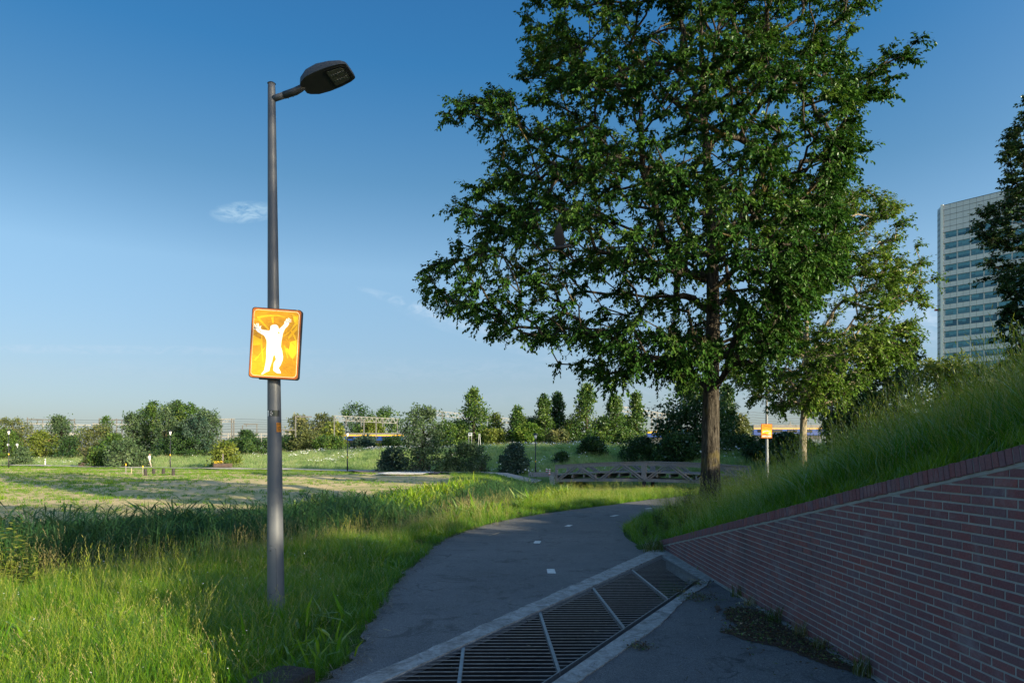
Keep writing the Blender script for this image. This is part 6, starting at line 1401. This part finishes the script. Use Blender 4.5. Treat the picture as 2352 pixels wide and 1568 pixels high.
# ------------------------------------------------------------------ office tower
def tower():
    A = Vector((ux(2163,220), 220, 0)); d = Vector((.652,-.759,0)).normalized(); n = Vector((-d.y*-1, 0, 0)); n = Vector((d.y, -d.x, 0))
    if n.dot(Vector((-1,-1,0))) < 0: n = -n
    root = empty('office_tower', tuple(A), 'tall pale office tower with bands of blue windows rising behind the bank', 'building')
    Zr = zy(473,220); Lf = 40.0; back = -n*24
    Dl = Vector((1.15,4.2,0))
    mb = MB(); fp = [Vector((0,0,0))-n*.25, d*Lf-n*.25, d*Lf+back, Dl+d*12+back*.6, Dl-n*.2]
    mb.prism([p+Vector((0,0,-2)) for p in fp], (0,0,1), Zr+1.6); mb.build('core', M['tower_panel'], root)
    box = lambda l0, l1, z0, z1, out, t, mt, nm, par=root: (lambda mb: (mb.prism([d*l0+n*out+Vector((0,0,z0)), d*l1+n*out+Vector((0,0,z0)), d*l1+n*out+Vector((0,0,z1)), d*l0+n*out+Vector((0,0,z1))], -n, t), mb.build(nm, M[mt], par))[1])(MB())
    FH, WH = 3.54, 1.94; zt = Zr-8.75
    r = random.Random(8); floors = 22
    zrow = [Zr, Zr-1.55, Zr-3.35, Zr-5.2, Zr-7.1]
    bands = [(zrow[i+1], zrow[i]) for i in range(4)]+[(zt, zrow[4])]+[(zt-FH*(k+1), zt-FH*k-WH) for k in range(floors)]
    for z0, z1 in bands:
        if z1 < 1: continue
        s = None; l = .55
        sp = box(.5, Lf, z0+.05, z1-.05, .02, .35, 'tower_panel', 'spandrel')
        if z0 > 26:
            mb = MB(); k = 0
            while l < Lf-.5:
                mb.prism([d*l+n*.024+Vector((0,0,z0+.05)), d*(l+.06)+n*.024+Vector((0,0,z0+.05)), d*(l+.06)+n*.024+Vector((0,0,z1-.05)), d*l+n*.024+Vector((0,0,z1-.05))], -n, .02); l += 1.8
            mb.build('panel_joint', M['tower_dark'], sp)
        box(.5, Lf, z0-.03, z0+.05, .08, .3, 'tower_dark', 'sill', sp)
    box(.5, Lf, Zr-.02, Zr+.12, .10, .5, 'tower_dark', 'parapet_cap')
    # window bays: four kinds of blind position, meshes shared
    var = []
    for v in range(6):
        mb = MB(); q = random.Random(v)
        for k in range(3):
            w0, w1 = .05+1.07*k, .05+1.07*(k+1)-.05; hb = WH*q.choice((0,.35,.5,.55,.62,1.0,.55)); z1 = WH-.04
            f = lambda a, b, c, e, o: [d*a+n*o+Vector((0,0,c)), d*b+n*o+Vector((0,0,c)), d*b+n*o+Vector((0,0,e)), d*a+n*o+Vector((0,0,e))]
            if hb < WH-.1: mb.prism(f(w0,w1,.04,z1-hb,-.06), -n, .04, 0)
            if hb > .1: mb.prism(f(w0,w1,z1-hb+.003,z1,-.06), -n, .04, 1)
        me = mb.mesh('window'); me.materials.append(M['tower_glass']); me.materials.append(M['tower_blind']); var.append(me)
    mm = MB(); mm.prism([n*-.0+Vector((0,0,0)), d*.22+Vector((0,0,0)), d*.22+Vector((0,0,WH)), Vector((0,0,WH))], -n, .2); mul = mm.mesh('mullion'); mul.materials.append(M['tower_panel'])
    for fl in range(floors):
        z0 = zt-FH*fl-WH
        if z0 < 18: break
        for b in range(11):
            l = .95+3.6*b+.02
            w = link('window', r.choice(var), root); w.location = d*l+Vector((0,0,z0))
            m = link('mullion', mul, w); m.location = d*3.27
    mb = MB(); mb.prism([d*-.25+n*.35, d*.5+n*.35, d*.5-n*.5, d*-.25-n*.5], (0,0,1), Zr+.3); mb.build('corner_column', M['tower_edge'], root)
    dl = Dl.normalized(); nl = Vector((-dl.y, dl.x, 0)); mb = MB()
    for k in range(46):
        z = Zr-1.75*k; mb.prism([nl*.03+dl*.4+Vector((0,0,z)), nl*.03+dl*4.1+Vector((0,0,z)), nl*.03+dl*4.1+Vector((0,0,z-.18)), nl*.03+dl*.4+Vector((0,0,z-.18))], -nl, .05)
    mb.build('side_joint', M['tower_dark'], root)
    mb = MB(); mb.prism([nl*.0+dl*.4, nl*.0+dl*4.1, nl*.0+dl*4.1+Vector((0,0,Zr-.3)), nl*.0+dl*.4+Vector((0,0,Zr-.3))], -nl, .1); mb.build('side_glazing', simple('side_glass',(.16,.20,.23),.25), root)
    mb = MB(); mb.box(dl*4+nl*.2+Vector((0,0,zy(712,224))), (1.2,.8,.5)); mb.build('red_light', M['red'], root)
tower()

# ------------------------------------------------------------------ small things in the foreground
def sleeper():
    X, Y = -1.78, 5.62; root = empty('timber_sleeper', (X,Y,0), 'dark weathered timber block at the bottom edge beside the grass', 'timber block', rz=0)
    r = random.Random(1); mb = MB(); d = Vector((.30,1,0)).normalized(); n = Vector((d.y,-d.x,0)); e0, e1, w, h = -1.3, .0, .185, .135
    secs = []
    for k in range(9):
        t = e0+(e1-e0)*k/8; o = d*t; j = lambda s=.006: r.uniform(-s,s)
        e = .02
        secs.append([o-n*(w+j())+Vector((0,0,-.1)), o-n*(w+j())+Vector((0,0,h-e+j())), o-n*(w-e+j())+Vector((0,0,h+j())), o-n*(w*.3)+Vector((0,0,h+.004+j())), o+n*(w*.3)+Vector((0,0,h+.002+j())), o+n*(w-e+j())+Vector((0,0,h+j())), o+n*(w+j())+Vector((0,0,h-e+j())), o+n*(w+j())+Vector((0,0,-.1))])
    vs = [v for s in secs for v in s]; m = 8; mb.add(vs, [(i*m+j, (i+1)*m+j, (i+1)*m+j+1, i*m+j+1) for i in range(8) for j in range(m-1)]+[tuple(range(m)), tuple(range(8*m,9*m))[::-1]])
    o = mb.build('block', M['old_timber'], root)
    mb = MB(); mb.prism([d*-.02+n*.03+Vector((0,0,h+.006)), d*-.02+n*.045+Vector((0,0,h+.006)), d*-.30+n*.02+Vector((0,0,h+.006)), d*-.30+n*.015+Vector((0,0,h+.006))], (0,0,1), .002); mb.build('crack', M['ink'], root)
sleeper()
def blade_clump(name, x, y, z, n, h, spread, w, mat, label, seed, group=None, bend=.5, cat='plant', tint=(.1,.5)):
    r = np.random.default_rng(seed); root = empty(name, (x,y,z), label, cat, group); V, Q, Tn = [], [], []
    for b in range(n):
        a = r.uniform(0,6.28); rr = spread*math.sqrt(r.uniform()); az = r.uniform(0,6.28); hh = h*r.uniform(.5,1.1); bd = bend*hh*r.uniform(.3,1.4); st = len(V); t0 = r.uniform(*tint)
        for s in range(5):
            t = s/4; p = np.array([rr*math.cos(a)+math.cos(az)*bd*t*t, rr*math.sin(a)+math.sin(az)*bd*t*t, hh*(t-.25*bend*t*t)]); sd = np.array([-math.sin(az), math.cos(az), 0])*w*(1-t**1.5*.96)/2; V += [p-sd, p+sd]; Tn += [t0]*2
        for s in range(4): Q.append((st+2*s, st+2*s+1, st+2*s+3, st+2*s+2))
    me = npmesh('blades', np.array(V), [np.array(Q)], Tn); me.materials.append(mat); link('blades', me, root); return root
tm = leafmat('tuft_blades', [(0,(.03,.07,.015)),(.5,(.075,.125,.025)),(.8,(.20,.17,.06)),(1,(.30,.24,.13))], trans=.3)
for i, (u, y, h, n, lb, tn) in enumerate(((1716,1372,.22,46,'green grass tuft growing at the wall foot, nearest the grate',(.2,.7)),(1740,1392,.16,50,'dry brownish grass tuft at the wall foot beside the first green tuft',(.7,1)),(1778,1430,.26,50,'bright green grass tuft at the wall foot above the litter patch',(.15,.5)),(1868,1463,.22,70,'straw coloured tuft at the wall foot behind the litter',(.75,1)),
        (1905,1492,.15,80,'low mossy tuft against the wall in the middle of the litter',(.55,.9)),(2035,1552,.24,90,'large green tuft at the wall foot in the bottom right',(.3,.75)),(1500,1268,.30,120,'grass clump at the far end of the brick wall, on the kerb corner',(.2,.8)),(1530,1262,.28,90,'weedy grass clump against the tip of the brick wall',(.3,.8)))):
    x, yy = gp(u,y); x = min(x, float(Xw(yy))-.05); blade_clump('grass_tuft', x, yy, .012, n, h, .09 if i < 6 else .22, .008, tm, lb, 300+i, 'tufts at the foot of the wall', tint=tn)
def litter():
    out = [(1668,1400),(1720,1398),(1760,1412),(1800,1440),(1850,1462),(1900,1490),(1960,1525),(2010,1548),(2050,1566),(2010,1562),(1960,1546),(1905,1535),(1850,1512),(1790,1490),(1720,1474),(1650,1452),(1700,1440),(1668,1425),(1660,1410)]
    P = [gp(u,y) for u,y in out]; P = [(min(x, float(Xw(y))-.035), y) for x, y in P]
    r = random.Random(12); Q = []
    for i, p in enumerate(P):
        q = P[(i+1)%len(P)]
        for k in range(6): t = k/6; Q.append((min(p[0]+(q[0]-p[0])*t+r.uniform(-.02,.02), float(Xw(p[1]))-.03), p[1]+(q[1]-p[1])*t+r.uniform(-.03,.03)))
    o = flat('leaf_litter', Q, .0165, M['soil'], kind=None); o['kind'] = 'stuff'
    small = [[(1640,1396),(1652,1394),(1656,1404),(1646,1407)]]
    for s in small:
        o = flat('leaf_litter', [gp(u,y) for u,y in s], .033 if s[0][0] < 1500 else .027, M['soil'], kind=None); o['kind'] = 'stuff'
    rr = np.random.default_rng(6); n = 5200; xy = np.array(P); lo, hi = xy.min(0), xy.max(0)
    X = rr.uniform(lo[0],hi[0],n); Y = rr.uniform(lo[1],hi[1],n); ok = inpoly(X,Y,P) | (rr.uniform(0,1,n) < .05); X, Y = X[ok], Y[ok]; ok = X < Xw(Y)-.03; X, Y = X[ok], Y[ok]; n = len(X)
    for (cx_, cy_, sp_, n_) in ((1600,1375,.16,420),(1470,1490,.07,150),(1600,1345,.10,160),(1560,1362,.05,60)):
        gx_, gy_ = gp(cx_, cy_); X = np.concatenate([X, rr.normal(gx_,sp_,n_)]); Y = np.concatenate([Y, rr.normal(gy_,sp_,n_)])
    X = np.minimum(X, Xw(Y)-.04); n = len(X)
    wallside = np.clip(1-(Xw(Y)-X)/.5, 0, 1)
    D = unit(rr,n); D[:,2] = np.abs(D[:,2])*.35; Pp = np.stack([X,Y,.018+rr.uniform(0,.03,n)*(1+1.5*wallside)], 1)
    V, Fc, tn = leaf_arrays(Pp, D, np.array([0,0,1.])+rr.normal(0,.5,(n,3)), rr.uniform(.015,.05,n), rr.uniform(.006,.022,n), rr.uniform(0,1,n), False)
    me = npmesh('leaf_litter', V, [Fc], tn); me.materials.append(leafmat('litter_bits', [(0,(.05,.028,.018)),(.5,(.12,.075,.045)),(.72,(.07,.13,.035)),(.88,(.15,.22,.06)),(1,(.40,.32,.21))], trans=.1)); o = link('leaf_litter', me); o['kind'] = 'stuff'
    # crumbs and stalks along the path edge and over the pavement
    n = 3000; Y = 4.8+18*rr.uniform(0,1,n)**1.5; X = edge_x(LD,Y)+np.abs(rr.normal(0,.09,n)); k = rr.uniform(0,1,n) < .12; X[k] = rr.uniform(-1.2,2.9,k.sum()); Y[k] = rr.uniform(4.4,12,k.sum())
    D = unit(rr,n); D[:,2] *= .12; V, Fc, tn = leaf_arrays(np.stack([X,Y,np.full(n,.034)],1), D, np.tile([0,0,1.],(n,1)), rr.uniform(.012,.13,n)*np.where(rr.uniform(0,1,n) < .3,1.6,.5), rr.uniform(.003,.009,n), rr.uniform(0,1,n), False)
    me = npmesh('path_debris', V, [Fc], tn); me.materials.append(leafmat('debris_bits', [(0,(.05,.035,.02)),(.5,(.16,.12,.075)),(1,(.42,.37,.27))], trans=.05)); o = link('path_debris', me); o['kind'] = 'stuff'
    # a few stalks and sticks
    for i, pp in enumerate(([(1700,1352),(1740,1368),(1776,1398),(1800,1432)],[(1690,1390),(1720,1388),(1745,1396)],[(1985,1538),(2010,1552),(2040,1560)],[(1580,1332),(1625,1345)],[(880,1450),(897,1457)],[(1148,1225),(1122,1234)])):
        Z = .03; mb = MB(); mb.tube([Vector((min(gp(u,y)[0], float(Xw(gp(u,y)[1]))-.05), gp(u,y)[1], Z+.015*(k%2))) for k,(u,y) in enumerate(pp)], .0035, 5); o = mb.build('dry_stalk', M['straw'])
        tag(o, ['long straw stalk leaning along the wall foot from the grate','curled straw stalk on the pavement beside the first tuft','pale straw stalk lying at the bottom right pavement','thin straw stalk in the grate corner by the wall','pale scrap of straw on the cycle path near the sleeper','thin straw stalk lying at the far grass edge of the cycle path'][i], 'stalk')
litter()
def weeds():
    r = np.random.default_rng(21)
    spots = [(1510,1205,.55),(1545,1198,.65),(1580,1190,.75),(1605,1205,.60),(1530,1220,.45),(1565,1215,.5),(1480,1215,.4)]
    names = ['leafy weed at the left of the clump beside the path bend','leafy weed second from the left by the path bend','tallest leafy weed before the big trunk','leafy weed touching the foot of the big trunk','low leafy weed in front of the path bend clump','middle leafy weed of the clump left of the big trunk','smallest leafy weed at the path edge']
    extra = [(25,1345,.95,-7.2,9.8,'tall yellowing herb at the left edge of the tall grass'),(60,1352,.7,-6.7,9.4,'lower leafy herb beside the yellowing one at the left edge'),(860,1180,.8,None,None,'dark leafy stalk in the sunlit verge grass')]
    lst = [(u,y,h,None,None,nm) for (u,y,h),nm in zip(spots,names)]+extra
    for u, y, h, x0, y0, nm in lst:
        if x0 is None: x0, y0 = gp(u, y, .25)
        root = empty('leafy_weed', (x0,y0,float(T(x0,y0))), nm, 'weed', 'leafy weeds'); P, D, L = [], [], []
        mb = MB()
        for s in range(7):
            a = r.uniform(0,6.28); ln = np.array([math.cos(a)*.22*h, math.sin(a)*.22*h, h*r.uniform(.7,1.1)]); mb.tube([(0,0,0), Vector(ln*.6+np.array([.02,0,.02])), Vector(ln)], [.006,.005,.002], 4)
            for k in range(16): t = .15+.85*k/15; P.append(ln*t); b = r.uniform(0,6.28); D.append([math.cos(b), math.sin(b), .25]); L.append(.13*h*(1.25-t*.8)*1.5)
        P, D, L = np.array(P), np.array(D), np.array(L); V, Fc, tn = leaf_arrays(P, D, np.tile([0,0,1.],(len(P),1))+r.normal(0,.3,P.shape), L, L*.34, r.uniform(.1,.9,len(P)), True)
        mb.build('stems', M['leaf_mid'], root); me = npmesh('leaves', V, [Fc], tn); me.materials.append(M['leaf_yellow'] if 'yellowing' in nm else M['leaf_dark'] if 'bend' in nm or 'trunk' in nm or 'path' in nm else M['leaf_mid']); link('leaves', me, root)
weeds()
def flowers():
    r = np.random.default_rng(31)
    for i, (u, y) in enumerate(((1650,1162),(1662,1168),(1670,1160),(1655,1178),(1668,1186),(1640,1150),(1678,1152),(1700,1148))):
        Y = 12.8+.25*(i%3); X = ux(u,Y); Z = float(T(X,Y)); zt = max(.25, zy(y,Y)-Z); root = empty('wildflower', (X,Y,Z), ['pale pink daisy above the coping, nearest the big trunk','second pale pink daisy above the coping','pale pink daisy at the top of the group above the coping','low pale pink daisy close to the coping bricks','lowest pale pink daisy of the group','small pale daisy at the foot of the big trunk','pale daisy right of the group on the bank','rightmost pale daisy of the group on the bank'][i], 'flower', 'pale daisies above the coping')
        mb = MB(); mb.tube([(0,0,0),(.02,-.02,zt)], .003, 4); mb.build('stem', M['leaf_mid'], root)
        mb = MB(); 
        for k in range(10):
            a = k*.628; c, s = math.cos(a), math.sin(a); mb.add([(.02,-.02,zt),(.02+.02*c-.006*s,-.02+.02*s+.006*c,zt+.006),(.02+.034*c,-.02+.034*s,zt+.004),(.02+.02*c+.006*s,-.02+.02*s-.006*c,zt+.006)], [(0,1,2,3)])
        mb.build('petals', M['pink'], root); mb = MB(); mb.tube([(.02,-.02,zt),(.02,-.02,zt+.009)], .010, 8); mb.build('flower_eye', M['bloom_yellow'], root)
    # white umbels and daisies scattered over dike and meadow: nobody could count them
    def umbels(n, x0, x1, y0, y1, seed, size, cut, hz, cond):
        rr = np.random.default_rng(seed); X = rr.uniform(x0,x1,n); Y = rr.uniform(y0,y1,n); ok = cond(X,Y) & (vnoise(X,Y,4.0,seed)*.6+vnoise(X,Y,1.2,seed+1)*.4 > cut) & in_view(X,Y,2); X, Y = X[ok], Y[ok]; Z = T(X,Y)+hz*rr.uniform(.7,1.3,len(X)); k = len(X)
        a = np.arange(6)*math.pi/3; ring = np.stack([np.cos(a), np.sin(a), np.zeros(6)], 1); s = size*rr.uniform(.5,1.4,k); til = rr.normal(0,.25,(k,2))
        V = np.stack([X,Y,Z],1)[:,None,:]+ring[None]*s[:,None,None]; V[:,:,2] += (ring[None,:,0]*til[:,:1]+ring[None,:,1]*til[:,1:])*s[:,None]-.0
        V[:,:,2] -= s[:,None]*(.35+.9*(np.sin(a)[None]<0)*1.0)*np.where(Y[:,None] > 40, .5*(np.sin(a)[None] < 0), 0)
        Fc = (np.arange(k)[:,None]*6+np.arange(6)[None]); me = npmesh('white_flowers', V.reshape(-1,3), [Fc]); me.materials.append(M['petal']); o = link('white_flowers', me); o['kind'] = 'stuff'
    e_ = lambda X, Y: (Y-far_path_y(X))*.913
    umbels(16000, -30, 60, 58, 100, 41, .055, .58, .60, lambda X,Y: (e_(X,Y) > 2.5) & (e_(X,Y) < 30))
    umbels(7000, -100, -20, 74, 140, 42, .06, .66, .55, lambda X,Y: (e_(X,Y) > 2) & (e_(X,Y) < 45))
    umbels(700, -9, -1.2, 4.2, 16, 43, .006, .35, .30, lambda X,Y: (X < edge_x(LD,Y)-.3) & (ditch_d(X,Y) > 2))
    umbels(900, -6, 6, 57, 64, 44, .055, .52, .45, lambda X,Y: (np.abs(e_(X,Y)-2.2) < 1.2))
flowers()
